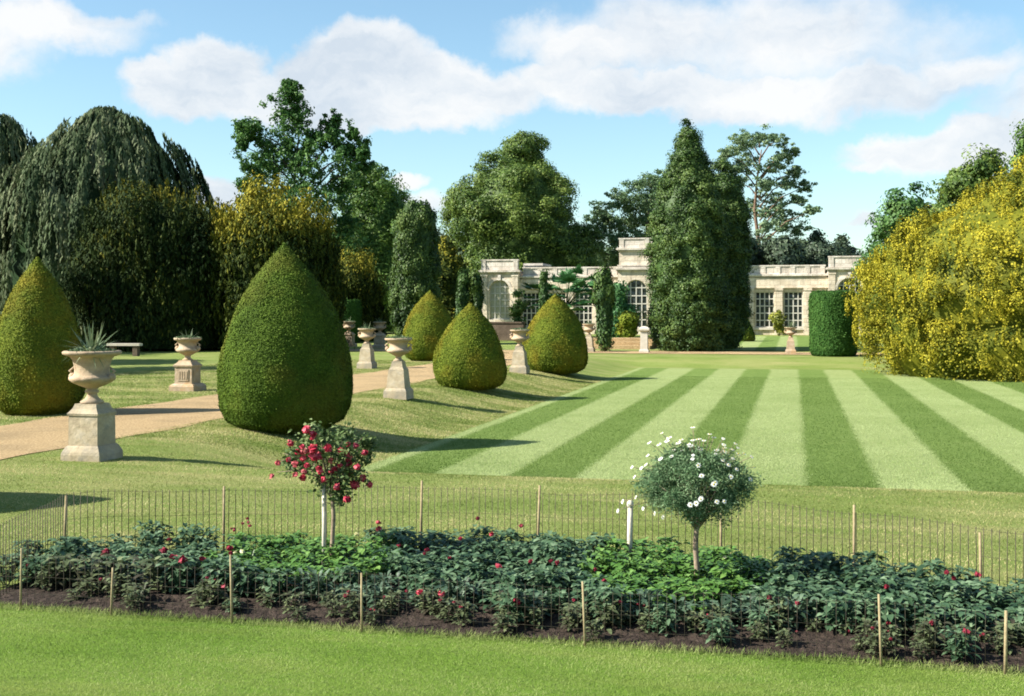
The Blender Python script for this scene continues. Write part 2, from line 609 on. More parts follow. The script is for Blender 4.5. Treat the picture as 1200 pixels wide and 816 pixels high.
def grass_mat(name, a, b, c, dry, s1=.35, dry_lo=.5, dry_hi=.75, stripes=False, c2=None):
    m, nt = new_mat(name)
    p = pos(nt)
    big = noise(nt, p, s1, 5, .6)
    mp = nd(nt, 'ShaderNodeMapping')
    mp.inputs['Rotation'].default_value = (0, 0, TH)
    lk(nt, p, mp.inputs['Vector'])
    fine = noise(nt, p, 9, 6, .7)
    vfine = noise(nt, p, 45, 4, .7)
    t = math_n(nt, 'ADD', math_n(nt, 'MULTIPLY', big, .55), math_n(nt, 'ADD', math_n(nt, 'MULTIPLY', fine, .3), math_n(nt, 'MULTIPLY', vfine, .25)))
    if stripes:
        sx = nd(nt, 'ShaderNodeSeparateXYZ')
        lk(nt, mp.outputs[0], sx.inputs[0])
        wob = math_n(nt, 'MULTIPLY', math_n(nt, 'SUBTRACT', noise(nt, p, .5, 3), .5), .22)
        wob2 = math_n(nt, 'MULTIPLY', math_n(nt, 'SUBTRACT', noise(nt, p, 7, 4, .7), .5), .22)
        u = math_n(nt, 'ADD', math_n(nt, 'ADD', sx.outputs[0], wob), wob2)
        # mowing sheen put into the colour; dark band where (u - .18) mod 2.37 < 1.12
        ph = math_n(nt, 'DIVIDE', math_n(nt, 'ADD', u, 100 * 2.37 - .18), 2.37)
        fr = math_n(nt, 'FRACT', ph)
        tri = math_n(nt, 'ABSOLUTE', math_n(nt, 'SUBTRACT', fr, .236))
        tri = math_n(nt, 'MINIMUM', tri, math_n(nt, 'ABSOLUTE', math_n(nt, 'SUBTRACT', fr, 1.236)))
        msk = nd(nt, 'ShaderNodeMapRange', interpolation_type='SMOOTHSTEP')
        lk(nt, tri, msk.inputs['Value'])
        msk.inputs['From Min'].default_value = .195
        msk.inputs['From Max'].default_value = .28
        ml = nd(nt, 'ShaderNodeMapping')
        ml.inputs['Scale'].default_value = (2.2, .5, 1)
        lk(nt, mp.outputs[0], ml.inputs['Vector'])
        t = math_n(nt, 'ADD', math_n(nt, 'MULTIPLY', t, .6), math_n(nt, 'MULTIPLY', noise(nt, ml.outputs[0], 2.2, 6, .7), .42))
        r1 = ramp(nt, [(.36, a[0]), (.55, a[1]), (.72, a[2])])
        r2 = ramp(nt, [(.36, b[0]), (.55, b[1]), (.72, b[2])])
        lk(nt, t, r1.inputs[0])
        lk(nt, t, r2.inputs[0])
        fade = math_n(nt, 'ADD', .06, math_n(nt, 'MULTIPLY', msk.outputs[0], .84))
        col = mix_c(nt, fade, r1.outputs[0], r2.outputs[0])
    else:
        r = ramp(nt, [(.36, a), (.54, b), (.72, c)])
        lk(nt, t, r.inputs[0])
        col = r.outputs[0]
    ms = nd(nt, 'ShaderNodeMapping')
    ms.inputs['Scale'].default_value = (.35, 1.7, 1)
    lk(nt, mp.outputs[0], ms.inputs['Vector'])
    dn = noise(nt, ms.outputs[0], s1 * 1.9, 6, .65, .4)
    dr = ramp(nt, [(dry_lo, (0, 0, 0)), (dry_hi, (1, 1, 1))])
    lk(nt, dn, dr.inputs[0])
    col = mix_c(nt, math_n(nt, 'MULTIPLY', dr.outputs[0], .7), col, dry)
    bn = noise(nt, p, 60, 5, .75)
    finish(nt, col, .9, bn, .03, .1)
    return m


M['ground'] = grass_mat('rough_grass', (.10, .165, .026), (.165, .215, .052), (.225, .26, .085), (.30, .275, .12), .4, .46, .72)
M['near'] = grass_mat('near_grass', (.085, .175, .018), (.14, .24, .03), (.2, .29, .05), (.25, .265, .075), .5, .52, .78)
M['lawn'] = grass_mat('striped_grass', [(.085, .145, .026), (.125, .19, .042), (.16, .228, .06)],
                      [(.195, .245, .085), (.255, .305, .12), (.305, .35, .155)], None, (.2, .225, .085), .3, .6, .85, True)
M['gravel'] = speckle('gravel', [(.34, (.27, .175, .08)), (.5, (.46, .32, .165)), (.64, (.6, .455, .27))], 24, 8, .95, .05,
                      stain=((.2, .15, .08), .6, .45, .72, .6), world=True, bscale=70)
M['soil'] = speckle('bed_soil', [(.3, (.018, .012, .009)), (.5, (.036, .025, .019)), (.72, (.075, .054, .042))], 14, 8, .95, .06, world=True, bscale=22)


# ------------------------------------------------------------------ ground and other surfaces
def sheet(name, us, vs, lift, mat, kind='structure', hfun=None):
    us, vs = np.asarray(us, float), np.asarray(vs, float)
    U, V = np.meshgrid(us, vs)
    Z = (H(U, V) if hfun is None else hfun(U, V)) + lift
    X = U * CT + V * ST
    Y = -U * ST + V * CT
    vv = np.stack([X.ravel(), Y.ravel(), Z.ravel()], axis=1)
    nu, nv = len(us), len(vs)
    i, j = np.meshgrid(np.arange(nu - 1), np.arange(nv - 1))
    a = (j * nu + i).ravel()
    q = np.stack([a, a + 1, a + 1 + nu, a + nu], axis=1)
    o = raw_mesh(name, vv, q, mat, smooth=True)
    o['kind'] = kind
    return o


us = np.concatenate([[-1500, -600, -300, -160, -100, -70, -55, -45], np.arange(-38, -11, 1.0), np.arange(-11, -6.9, .15), np.arange(-6.75, 17, 1.0),
                     np.arange(17, 22, .5), [26, 32, 42, 60, 90, 150, 300, 600, 1500]])
vs = np.concatenate([[-200, -60, -20, -8, -4], np.arange(-2, 15, 1.0), np.arange(15, 19.2, .15), np.arange(19.3, 56.5, 1.2), np.arange(56.6, 61, .3),
                     np.arange(62, 100, 2.0), [104, 112, 125, 145, 180, 260, 500, 1200, 2500]])
sheet('ground', us, vs, 0, M['ground'])
sheet('striped_lawn', np.linspace(-7.2, 16.5, 26), np.linspace(18.95, 56.8, 40), .01, M['lawn'])
sheet('far_lawn', np.linspace(-4.4, 1.6, 10), np.linspace(69.2, 99, 40), .03, M['lawn'])


def wavy_path(name, u0, u1, v0, v1, n, lift, amp, along_v=True):
    """a path strip with slightly uneven edges"""
    vv, q = [], []
    for k in range(n + 1):
        t = k / n
        for e in range(7):
            s_ = e / 6
            w = amp * (math.sin(k * .9 + e) + math.sin(k * .37 + 2 * e)) * (1 if e in (0, 6) else 0)
            if along_v:
                u, v = u0 + (u1 - u0) * s_ + w, v0 + (v1 - v0) * t
            else:
                u, v = u0 + (u1 - u0) * t, v0 + (v1 - v0) * s_ + w
            x, y = W(u, v)
            vv.append((x, y, float(H(u, v)) + lift))
    for k in range(n):
        for e in range(6):
            a = k * 7 + e
            q.append((a, a + 1, a + 8, a + 7) if along_v else (a + 7, a + 8, a + 1, a))
    o = raw_mesh(name, np.array(vv), np.array(q), M['gravel'], smooth=True)
    o['kind'] = 'structure'


wavy_path('gravel_path', -15.2, -11.6, -4, 69, 170, .012, .06)
wavy_path('cross_path', -30, 24, 63.2, 67.2, 120, .02, .07, False)


# flower bed outline: straight front, bowed back
def bed_back(u):
    return 10.75 - .067 * (u + 2.2) ** 2


V_FRONT = 7.97
vv, q = [], []
NU, NV = 90, 26
for i in range(NU + 1):
    for j in range(NV + 1):
        u0 = -6.15 + (3.5 + 6.15) * i / NU
        vb = bed_back(u0) - .03
        v = V_FRONT + (vb - V_FRONT) * j / NV
        u = u0 - .3 * max(0, (v - 8.0)) * max(0, (-u0 - 5.0)) * .3
        x, y = W(u, v)
        edge = min(1, 6 * min(j / NV, 1 - j / NV), 8 * min(i / NU, 1 - i / NU))
        wob = .03 * math.sin(u * 3.1) * (1 if j == 0 else 0)
        vv.append((x, y + wob, .45 + .014 + edge * (.03 + .035 * rnd.random())))
for i in range(NU):
    for j in range(NV):
        a = i * (NV + 1) + j
        q.append((a, a + NV + 1, a + NV + 2, a + 1))
o = raw_mesh('flower_bed_soil', np.array(vv), np.array(q), M['soil'], smooth=True)
o['kind'] = 'structure'


# near grass as real blades


def patchy(x, y):
    """worn and lush patches, drawn out along the mowing direction"""
    u, v = UV(x, y)
    t = .3 * np.sin(u * .9 + 2 * np.sin(v * .8)) * np.sin(v * 2.3 + np.sin(u * .7) * 1.5) + .2 * np.sin(u * 2.1 + v * 3.7 + 1.3) * np.sin(v * 5.1 - u * .8)
    return .5 + t + .08 * np.sin(u * 6.3 - v * 4.1) * np.sin(v * 9.7 + u * 3.3)


def grass(name, n, u0, u1, v0, v1, hgt, wid, mat, keep=None, label=None, dens=None):
    u, v = R.uniform(u0, u1, n), R.uniform(v0, v1, n)
    x, y = u * CT + v * ST, -u * ST + v * CT
    px = 600 + x / y * F
    ok = (px > -60) & (px < 1260)
    if keep is not None:
        ok &= keep(u, v)
    u, v, x, y = u[ok], v[ok], x[ok], y[ok]
    z = H(u, v)
    n = len(x)
    a = R.uniform(0, 2 * math.pi, n)
    w = wid * R.uniform(.6, 1.4, n)
    h = hgt * R.uniform(.5, 1.4, n)
    lean = R.normal(size=(n, 2)) * .6
    b = np.stack([x, y, z], axis=1)
    off = np.stack([np.cos(a) * w, np.sin(a) * w, np.zeros(n)], axis=1)
    tip = b + np.stack([lean[:, 0] * h, lean[:, 1] * h, h], axis=1)
    V3 = np.stack([b - off, b + off, tip], axis=1).reshape(-1, 3)
    Fc = np.arange(n * 3).reshape(n, 3)
    o = raw_mesh(name, V3, Fc, mat, tone=np.repeat(np.clip(patchy(x, y) + R.normal(0, .2, n), 0, 1), 3))
    tag(o, kind='stuff')
    return o


sheet('near_lawn', np.linspace(-16, 12, 30), np.linspace(-4, 7.93, 14), .006, M['near'])
grass('foreground_grass', 9000, -6.5, 3, 7.86, 8.0, .04, .0028, M['blade'])
grass('foreground_grass', 420000, -6.5, 3, 4.8, 7.93, .017, .0024, M['blade'])
grass('bank_grass', 260000, -13, 8, 8.2, 18.9, .019, .0042, M['blade_dry'], keep=lambda u, v: ((v > bed_back(u) + .03) | (u < -6.6)) & (u > -11.72))


grass('bank_grass', 150000, -11.72, -7.25, 18.9, 46, .026, .008, M['blade_dry'])
grass('verge_grass', 190000, -24, -15.05, 14, 52, .028, .009, M['blade_dry'])


def lawn_blades(n):
    u, v = R.uniform(-7.25, 9, n), 18.9 + 31 * R.uniform(0, 1, n) ** 1.5
    x, y = u * CT + v * ST, -u * ST + v * CT
    px = 600 + x / y * F
    ok = (px > 380) & (px < 1260)
    u, v, x, y = u[ok], v[ok], x[ok], y[ok]
    n = len(u)
    fr = np.mod(u + 237 - .18 + R.normal(0, .05, n), 2.37)
    dark = fr < 1.12
    a = R.uniform(0, 6.28, n)
    w, h = .006 * R.uniform(.6, 1.4, n), .016 * R.uniform(.5, 1.4, n)
    b = np.stack([x, y, np.full(n, .012)], axis=1)
    off = np.stack([np.cos(a) * w, np.sin(a) * w, np.zeros(n)], axis=1)
    dr = np.where(dark, -1.0, 1.0) * .9          # the mower laid the light bands away from the viewer
    tip = b + np.stack([ST * dr * h + R.normal(0, .4, n) * h, CT * dr * h + R.normal(0, .4, n) * h, h], axis=1)
    o = raw_mesh('lawn_grass', np.stack([b - off, b + off, tip], axis=1).reshape(-1, 3), np.arange(n * 3).reshape(n, 3), M['blade_lawn'],
                 tone=np.repeat(np.clip(np.where(dark, .35, .76) + R.normal(0, .11, n), 0, 1), 3))  # tone also paints the sheen of the leaning blades
    tag(o, kind='stuff')


lawn_blades(330000)

# ------------------------------------------------------------------ clipped topiary
TEAR = [(0, .62), (.05, .86), (.12, .96), (.22, 1.0), (.32, .985), (.42, .935), (.52, .855), (.62, .75), (.72, .61), (.8, .47), (.87, .32), (.93, .175), (.97, .08), (1, .015)]
CONE = [(0, .7), (.06, .93), (.15, 1.0), (.28, .95), (.42, .84), (.56, .69), (.7, .51), (.82, .33), (.91, .18), (.97, .07), (1, .015)]
DRUM = [(0, .8), (.04, .93), (.12, .98), (.5, 1.0), (.85, .99), (.95, .96), (.985, .9), (1.0, .6), (1.002, .02)]


def clipped(name, x, y, h, rad, prof, mat, label, cat='topiary', leaf=.06, n=26000, group=None, base=None, lump=.055, lean=0.0):
    z0 = Hxy(x, y) if base is None else base
    ts = np.array([p[0] for p in prof])
    rs = np.array([p[1] for p in prof])
    k1, k2, k3 = R.uniform(0, 6, 3)

    def radius(t, a):
        w = 1 + lump * (np.sin(3 * a + k1 + 4 * t) * .5 + np.sin(5 * a + k2 - 7 * t) * .35 + np.sin(9 * a + 13 * t + k3) * .25)
        return np.interp(t, ts, rs) * rad * w

    L = Leaves()
    seg, lv = 48, 34
    tt = np.concatenate([np.linspace(0, .9, lv - 8), np.linspace(.92, 1, 8)])
    a = np.linspace(0, 2 * math.pi, seg, endpoint=False)
    T, A = np.meshgrid(tt, a, indexing='ij')
    r = radius(T, A) * .985
    V3 = np.stack([r * np.cos(A) + lean * T * h, r * np.sin(A), T * h * .992], axis=2).reshape(-1, 3)
    i = np.arange(seg)
    j = (i + 1) % seg
    Q = np.concatenate([np.stack([k * seg + i, k * seg + j, (k + 1) * seg + j, (k + 1) * seg + i], axis=1) for k in range(lv - 1)])
    L.solid(V3, Q, .42)
    # sprigs over the surface, spread evenly by area
    zz = np.linspace(0, 1, 400)
    rr = np.interp(zz, ts, rs)
    dr = np.gradient(rr * rad, zz * h)
    w = rr * np.sqrt(1 + dr * dr)
    t = R.choice(zz, n, p=w / w.sum()) + R.uniform(-.00125, .00125, n)
    t = np.clip(t, 0, 1)
    a = R.uniform(0, 2 * math.pi, n)
    r = radius(t, a)
    P = np.stack([r * np.cos(a) + lean * t * h, r * np.sin(a), t * h], axis=1)
    slope = np.interp(t, zz, dr)
    N = unit(np.stack([np.cos(a), np.sin(a), -slope], axis=1))
    P = P + N * R.normal(0, leaf * .22, n)[:, None]
    L.leaf(P, N + R.normal(size=N.shape) * .36, leaf, R.normal(.5, .17, n), .6)
    k = n // 40                                   # stray young shoots standing off the clipped face
    sel = R.choice(n, k)
    L.leaf(P[sel] + N[sel] * R.uniform(.2, .9, k)[:, None] * leaf, R.normal(size=(k, 3)), leaf * 1.1, R.normal(.72, .15, k), .35, N[sel] * 2)
    o = L.build(name, mat, loc=(x, y, z0))
    tag(o, label, cat, group)
    return o


def at_ground(px, py):
    """where the sight line through a ground pixel meets the terrain"""
    d = 10.0
    for _ in range(60):
        x = at(px, d)
        d = d + .7 * (F * (CZ - Hxy(x, d)) / (py - HZ) - d)
    return at(px, d), d


TG = 'clipped yew topiary along the gravel path'
x, y = W(-9.78, 21.9)
clipped('topiary', x, y, 3.66, 1.30, TEAR, M['yew_clip'], 'tallest whole teardrop yew topiary, dark green, between the big urn and the rose', leaf=.036, n=110000, group=TG)
x, y = W(-9.6, 35.1)
clipped('topiary', x, y, 2.6, 1.10, TEAR, M['yew_clip_gold'], 'squat teardrop yew topiary on the bank, standing between two urns on tapering pedestals', leaf=.045, n=52000, group=TG)
x, y = W(-9.2, 46.3)
clipped('topiary', x, y, 3.1, 1.32, TEAR, M['yew_clip_gold'], 'teardrop yew topiary on the bank nearest the orangery, by the palm', leaf=.05, n=52000, group=TG)
x, y = W(-16.2, 52.2)
clipped('topiary', x, y, 3.2, 1.25, TEAR, M['yew_clip_gold'], 'orange tinged pointed yew topiary across the gravel path, in front of the dark columnar yew', leaf=.055, n=46000, group=TG)
x, y = at(44, 26.3), 26.3
clipped('topiary', x, y, 3.45, .98, TEAR, M['yew_clip_gold'], 'broad yew topiary with yellow patches behind the big urn, cut by the picture edge', leaf=.04, n=66000, group=TG)
x, y = -8.55, 13.5
clipped('topiary', x, y, 3.0, 1.1, TEAR, M['yew_clip'], 'teardrop yew topiary just outside the picture whose shadow lies on the grass', n=16000, group=TG)
d = 84.0
clipped('topiary_cone', at(873, d), d, 30 / F * d, 11 / F * d, CONE, M['yew_clip'], 'small dark cone topiary beside the tall conifer at the far striped lawn', leaf=.12, n=5000)
d = 60.0
clipped('clipped_drum_hedge', at(976.5, d), d, 76 / F * d, 27 / F * d, DRUM, M['hedge_clip'], 'flat topped drum of clipped green hedge beside the golden yew', 'hedge', leaf=.09, n=26000, lump=.025)
d = 84.0
clipped('clipped_drum_hedge', at(405, d), d, 50 / F * d, 18 / F * d, DRUM, M['hedge_clip'], 'flat topped green drum hedge far behind the tallest topiary', 'hedge', leaf=.12, n=9000)
clipped('clipped_drum_hedge', at(379, 86.0), 86.0, 52 / F * 86, 11 / F * 86, DRUM, M['hedge_clip'], 'narrow dark drum hedge half hidden by the tallest topiary', 'hedge', leaf=.12, n=6000)


# ------------------------------------------------------------------ urns
def spikes(L, n, ln, wd, tilt, zoff, droop=.5, spread=.1):
    """sword leaves in a rosette, each three quads long"""
    for _ in range(n):
        a = rnd.uniform(0, 2 * math.pi)
        el = rnd.uniform(*tilt)
        l = ln * rnd.uniform(.6, 1.1)
        d0 = np.array([math.cos(a) * math.cos(el), math.sin(a) * math.cos(el), math.sin(el)])
        side = np.array([-math.sin(a), math.cos(a), 0])
        p = np.array([math.cos(a) * spread * rnd.random(), math.sin(a) * spread * rnd.random(), zoff])
        vs = []
        K = 5
        for k in range(K + 1):
            t = k / K
            c = p + d0 * l * t + np.array([0, 0, -droop * l * t * t * math.cos(el)])
            w = wd * (1 - t) ** .7 * (1 if k else .8)
            vs += [c - side * w, c + side * w]
        q = [(2 * k, 2 * k + 1, 2 * k + 3, 2 * k + 2) for k in range(K)]
        L.solid(np.array(vs), np.array(q), rnd.uniform(.25, .95))


def gad(n, amp, z0, z1):
    return lambda a, z: amp * abs(math.sin(n * a / 2)) if z0 < z < z1 else 0.0


def urn_plant(L, kind):
    if kind == 'sword':
        spikes(L, 46, .58, .019, (.3, 1.4), 0, .25)
        spikes(L, 26, .52, .014, (-.05, .5), 0, .5)
        n = 900
    elif kind == 'small':
        spikes(L, 16, .34, .012, (.4, 1.5), 0, .2)
        n = 420
    else:
        n = 500
    a = R.uniform(0, 6.28, n)
    r = .34 * np.sqrt(R.uniform(0, 1, n))
    P = np.stack([np.cos(a) * r, np.sin(a) * r, R.uniform(-.02, .10, n) * (1 - r / .5)], axis=1)
    L.leaf(P, R.normal(size=(n, 3)) + np.array([0, 0, 1]), .06, R.normal(.35, .2, n), .5)


URN_BELL = [(.02, 0), (.17, 0), (.175, .03), (.12, .06), (.085, .1), (.07, .15), (.1, .165), (.105, .19), (.075, .21), (.1, .24), (.19, .275), (.28, .32), (.325, .365), (.325, .40), (.29, .42),
            (.262, .45), (.258, .52), (.268, .6), (.29, .67), (.33, .715), (.40, .735), (.43, .755), (.435, .785), (.41, .8), (.36, .8), (.33, .77), (.05, .765)]
URN_WIDE = [(.02, 0), (.125, 0), (.13, .025), (.085, .05), (.068, .1), (.09, .125), (.15, .16), (.24, .21), (.285, .25), (.285, .285), (.255, .305), (.225, .33), (.22, .39), (.235, .45), (.27, .49), (.33, .515),
            (.345, .54), (.34, .565), (.3, .57), (.27, .54), (.05, .535)]


def make_urn(name, x, y, label, style, scale=1.0, plant='small', mat_p='pedestal_stone', group=None, base=None):
    z0 = Hxy(x, y) if base is None else base
    root = empty(name, (x, y, z0 - .01), -TH)
    tag(root, label, 'urn', group)
    p = MB()
    if style == 'bell':      # square die on a splayed plinth, concave pyramid cap
        p.frust([(.325, 0), (.325, .10), (.315, .14), (.3, .17), (.275, .215), (.256, .235)])
        p.frust([(.246, .236), (.242, .68), (.242, .685)])
        p.frust([(.256, .686), (.262, .72), (.245, .735), (.205, .79), (.185, .84), (.182, .86)])
        top, prof = .86, URN_BELL
    elif style == 'box':     # carved box pedestal on a pale plinth
        p.frust([(.34, 0), (.34, .13), (.31, .17), (.26, .2)])
        p.frust([(.235, .201), (.23, .62)])
        p.box(-.15, .15, -.25, -.2365, .27, .56)
        p.box(.2365, .25, -.15, .15, .27, .56)
        for k in range(4):
            p.box(-.12 + .065 * k, -.08 + .065 * k, -.262, -.251, .32, .51)
        p.frust([(.26, .621), (.27, .66), (.24, .68), (.18, .74), (.16, .78)])
        top, prof = .78, URN_WIDE
    else:                    # tapering obelisk pedestal
        p.frust([(.3, 0), (.29, .2), (.265, .25), (.242, .27)])
        p.frust([(.236, .271), (.195, .72), (.195, .725)])
        p.frust([(.19, .726), (.155, .79), (.134, .88), (.132, .93)])
        top, prof = .93, URN_WIDE
    ped = p.build('pedestal', M[mat_p], root)
    ped.scale = (scale, scale, scale)
    u = MB()
    z_lo = .22 if prof is URN_BELL else .13
    z_hi = .41 if prof is URN_BELL else .28
    u.lathe([(r, z) for r, z in prof], 40, wob=gad(16, .05, z_lo, z_hi))
    bowl = u.build('bowl', M['urn_stone'] if mat_p != 'lichen_stone' else M['lichen_stone'], root, (0, 0, top * scale))
    bowl.scale = (scale, scale, scale)
    hz = .40 if prof is URN_BELL else .3
    hr = .335 if prof is URN_BELL else .29
    for s_ in (-1, 1):       # mask shaped lug handles
        hb = MB()
        hb.lathe([(.01, -.055), (.042, -.045), (.06, -.01), (.055, .03), (.03, .055), (.005, .06)], 10, s_ * hr, 0)
        hb.tube([(s_ * (hr - .02), 0, .04), (s_ * (hr + .05), 0, .09), (s_ * (hr - .03), 0, .15)], [.02, .022, .016], 7)
        h_ = hb.build('handle', M['urn_stone'], root, (0, 0, (top + hz) * scale))
        h_.scale = (scale, scale, scale)
    zt = (top + prof[-1][1] + .01) * scale
    s2 = MB()
    s2.lathe([(.24, -.005), (.25, 0), (.12, .02), (.01, .025)], 20)
    so = s2.build('soil', M['soil_pot'], root, (0, 0, zt - .02))
    so.scale = (scale, scale, 1)
    L = Leaves()
    urn_plant(L, plant)
    pl = L.build('urn_plant', M['spike'], root, (0, 0, zt))
    pl.scale = (scale, scale, scale)
    return root


UG = 'stone urns on pedestals beside the path'
x, y = at_ground(108, 538)
make_urn('urn', x, y, 'large stone urn of spiky leaves on square pedestal, nearest one beside the gravel path', 'bell', 1.0, 'sword', group=UG)
x, y = at_ground(220, 458)
make_urn('urn', x, y, 'orange lichened stone urn on carved box pedestal between two dark topiaries', 'box', 1.12, 'small', 'lichen_stone', UG)
x, y = at_ground(467, 467)
make_urn('urn', x, y, 'wide rimmed urn on tapering grey pedestal between the tallest and squat topiaries', 'obelisk', 1.06, 'low', group=UG)
x, y = at_ground(430, 432)
make_urn('urn', x, y, 'small pale urn on tapering pedestal across the path, in front of the orange tinged topiary', 'obelisk', 1.06, 'small', group=UG)
x, y = at_ground(609, 437)
make_urn('urn', x, y, 'urn on tapering pedestal between the squat topiary and the one near the orangery', 'obelisk', 1.08, 'low', group=UG)
d = 73.0
make_urn('urn', at(445, d), d, 'distant urn on pedestal just behind the small pale urn', 'box', 1.2, 'small', group=UG)
d = 76.0
make_urn('urn', at(409, d), d, 'distant shaded brown urn below the green drum hedge', 'box', 1.2, 'small', 'lichen_stone', UG)
d = 63.0
make_urn('urn', at(926.5, d), d, 'dark planted urn standing at the mouth of the far striped lawn', 'obelisk', .95, 'sword', 'lichen_stone', UG)
d = 66.0
make_urn('urn', at(690, d), d, 'stone urn half hidden behind the topiary near the orangery, beside the thin cypress', 'obelisk', 1.05, 'small', group=UG)

# square gate pier by the conifer
d = 65.0
root = tag(empty('stone_pier', (at(755, d), d, Hxy(at(755, d), d) - .02), -TH), 'pale square stone pier with moulded cap at the foot of the tall conifer', 'pier')
p = MB(); p.frust([(.26, 0), (.26, .16), (.2, .2), (.19, 1.16), (.19, 1.165)])
p.build('shaft', M['pale_stone'], root)
p = MB(); p.frust([(.22, 1.166), (.29, 1.24), (.29, 1.34), (.2, 1.4), (.06, 1.46)])
p.build('cap', M['pale_stone'], root)

# stone bench in the shade
d = 60.0
root = tag(empty('stone_bench', (at(146, d), d, Hxy(at(146, d), d)), -TH * .4), 'pale stone bench in shade under the dark yew', 'bench')
p = MB(); p.box(-.85, .85, -.22, .22, .52, .64); p.build('seat', M['pale_stone'], root)
for s_ in (-1, 1):
    p = MB(); p.box(s_ * .6 - .12, s_ * .6 + .12, -.17, .17, -.02, .519); p.build('leg', M['brown_wall_and_leg_shade'], root)  # stone legs given the dark wall colour to paint the shadow under the seat

# garden steps on the way to the orangery
xs, ys = at(722, 71), 71.0
root = tag(empty('garden_steps', (xs, ys, Hxy(xs, ys)), -TH), 'broad low sandy stone steps beyond the thin cypress', 'steps')
for k in range(3):
    p = MB(); p.box(-2.0, 2.0, k * 1.1, 4 - .001 * k, -.05, .2 + .2 * k); p.build('step', M['gravel'], root)
u0, v0 = UV(at(588, 88), 88.0)
root = empty('retaining_wall', (at(588, 88), 88.0, Hxy(at(588, 88), 88)), -TH)
p = MB(); p.box(-1.7, 1.7, -.2, .2, -.1, 1.25); p.build('wall', M['brown_wall_and_leg_shade'], root)
p = MB(); p.box(-1.8, 1.8, -.26, .26, 1.251, 1.36); p.build('coping', M['brown_wall_and_leg_shade'], root)
tag(root, 'low dark brown garden wall below the arched pavilion window', 'wall')

# ------------------------------------------------------------------ orangery
VB = 105.0


def ub(px):
    k = (px - 600) / F
    y_ = VB / (CT + k * ST)
    return UV(k * y_, y_)[0]


def zb(py, px):
    k = (px - 600) / F
    return zed(py, VB / (CT + k * ST))


gx, gy = W(0, VB)
ZG = float(H(0, VB))
orang = tag(empty('orangery', (gx, gy, ZG), -TH), 'long pale stone orangery with arched pavilions and tall paned windows behind the lawn', 'orangery')
U_L0, U_L1 = ub(564), ub(607)
U_C0, U_C1 = ub(725), ub(853)
U_R0, U_R1 = ub(971), ub(971) + (U_L1 - U_L0)


def arch_wall(mb, s0, s1, z1, yf, th, openings):
    """a wall slab from s0 to s1 with openings (c, halfwidth, sill, spring, arched) cut through"""
    cur = s0
    for c, hw, sill, spr, arc in sorted(openings):
        mb.box(cur, c - hw, yf, yf + th, -.3, z1)
        mb.box(c - hw, c + hw, yf, yf + th, -.3, sill)
        if arc:
            K = 10
            for k in range(K):
                a0, a1 = math.pi * (1 - k / K), math.pi * (1 - (k + 1) / K)
                x0, zz0 = c + hw * math.cos(a0), spr + hw * math.sin(a0)
                x1, zz1 = c + hw * math.cos(a1), spr + hw * math.sin(a1)
                mb.prism([(x0, zz0), (x1, zz1), (x1, z1), (x0, z1)], yf, yf + th)
        else:
            mb.box(c - hw, c + hw, yf, yf + th, spr, z1)
        cur = c + hw
    mb.box(cur, s1, yf, yf + th, -.3, z1)


def window(c, hw, sill, spr, arc, yf, nx, nz, glass):
    fr = MB()
    top = spr + (hw if arc else 0)
    t = .045
    K = 10
    if arc:
        pts = [(c - hw + .03, yf, sill)] + [(c + (hw - .03) * math.cos(math.pi * (1 - k / K)), yf, spr + (hw - .03) * math.sin(math.pi * (1 - k / K))) for k in range(K + 1)] + [(c + hw - .03, yf, sill)]
        fr.tube(pts, .05, 4)
    else:
        fr.box(c - hw, c - hw + .08, yf - .05, yf + .04, sill, top)
        fr.box(c + hw - .08, c + hw, yf - .05, yf + .04, sill, top)
        fr.box(c - hw + .08, c + hw - .08, yf - .05, yf + .04, top - .08, top)
    fr.box(c - hw + .081, c + hw - .081, yf - .06, yf + .04, sill, sill + .09)
    for i in range(1, nx):
        xx = c - hw + 2 * hw * i / nx
        zt = top if not arc else spr + math.sqrt(max(0, hw * hw - (xx - c) ** 2))
        fr.box(xx - t, xx + t, yf - .04, yf + .03, sill + .09, zt - .03)
    for k in range(1, nz):
        zz = sill + (top - sill) * k / nz
        half = hw if zz <= spr else math.sqrt(max(0, hw * hw - (zz - spr) ** 2))
        fr.box(c - half + .05, c + half - .05, yf - .032, yf + .022, zz - t, zz + t)
    f = fr.build('window', M['frame'], orang)
    gl = MB()
    if arc:
        ring = [(c - hw, sill), (c + hw, sill)] + [(c + hw * math.cos(math.pi * k / K), spr + hw * math.sin(math.pi * k / K)) for k in range(K + 1)]
        gl.prism(ring, yf + .05, yf + .09)
    else:
        gl.box(c - hw, c + hw, yf + .05, yf + .09, sill, top)
    gl.build('pane', glass, f)


def part(fn, name, mat, label=None):
    mb = MB()
    fn(mb)
    o = mb.build(name, mat, orang)
    if label:
        o['label'] = label
    return o


def parapet(s0, s1, yf, dep, z_c, z_p, piers, name='parapet'):
    """cornice at z_c, plain parapet above it with little piers"""
    mb = MB()
    mb.box(s0 - .12, s1 + .12, yf - .14, yf + .5, z_c, z_c + .10)
    mb.box(s0 - .24, s1 + .24, yf - .28, yf + .5, z_c + .101, z_c + .24)
    mb.box(s0 - .16, s1 + .16, yf - .18, yf + .5, z_c + .241, z_c + .30)
    mb.build('cornice', M['stone_trim'], orang)
    mb = MB()
    mb.box(s0, s1, yf + .02, yf + .35, z_c + .301, z_p - .12)
    mb.box(s0 - .05, s1 + .05, yf - .05, yf + .42, z_p - .119, z_p)
    for k in range(piers + 1):
        c = s0 + .22 + (s1 - s0 - .44) * k / max(1, piers)
        mb.box(c - .2, c + .2, yf - .035, yf + .019, z_c + .302, z_p - .12)
    mb.build(name, M['stone_trim'], orang)


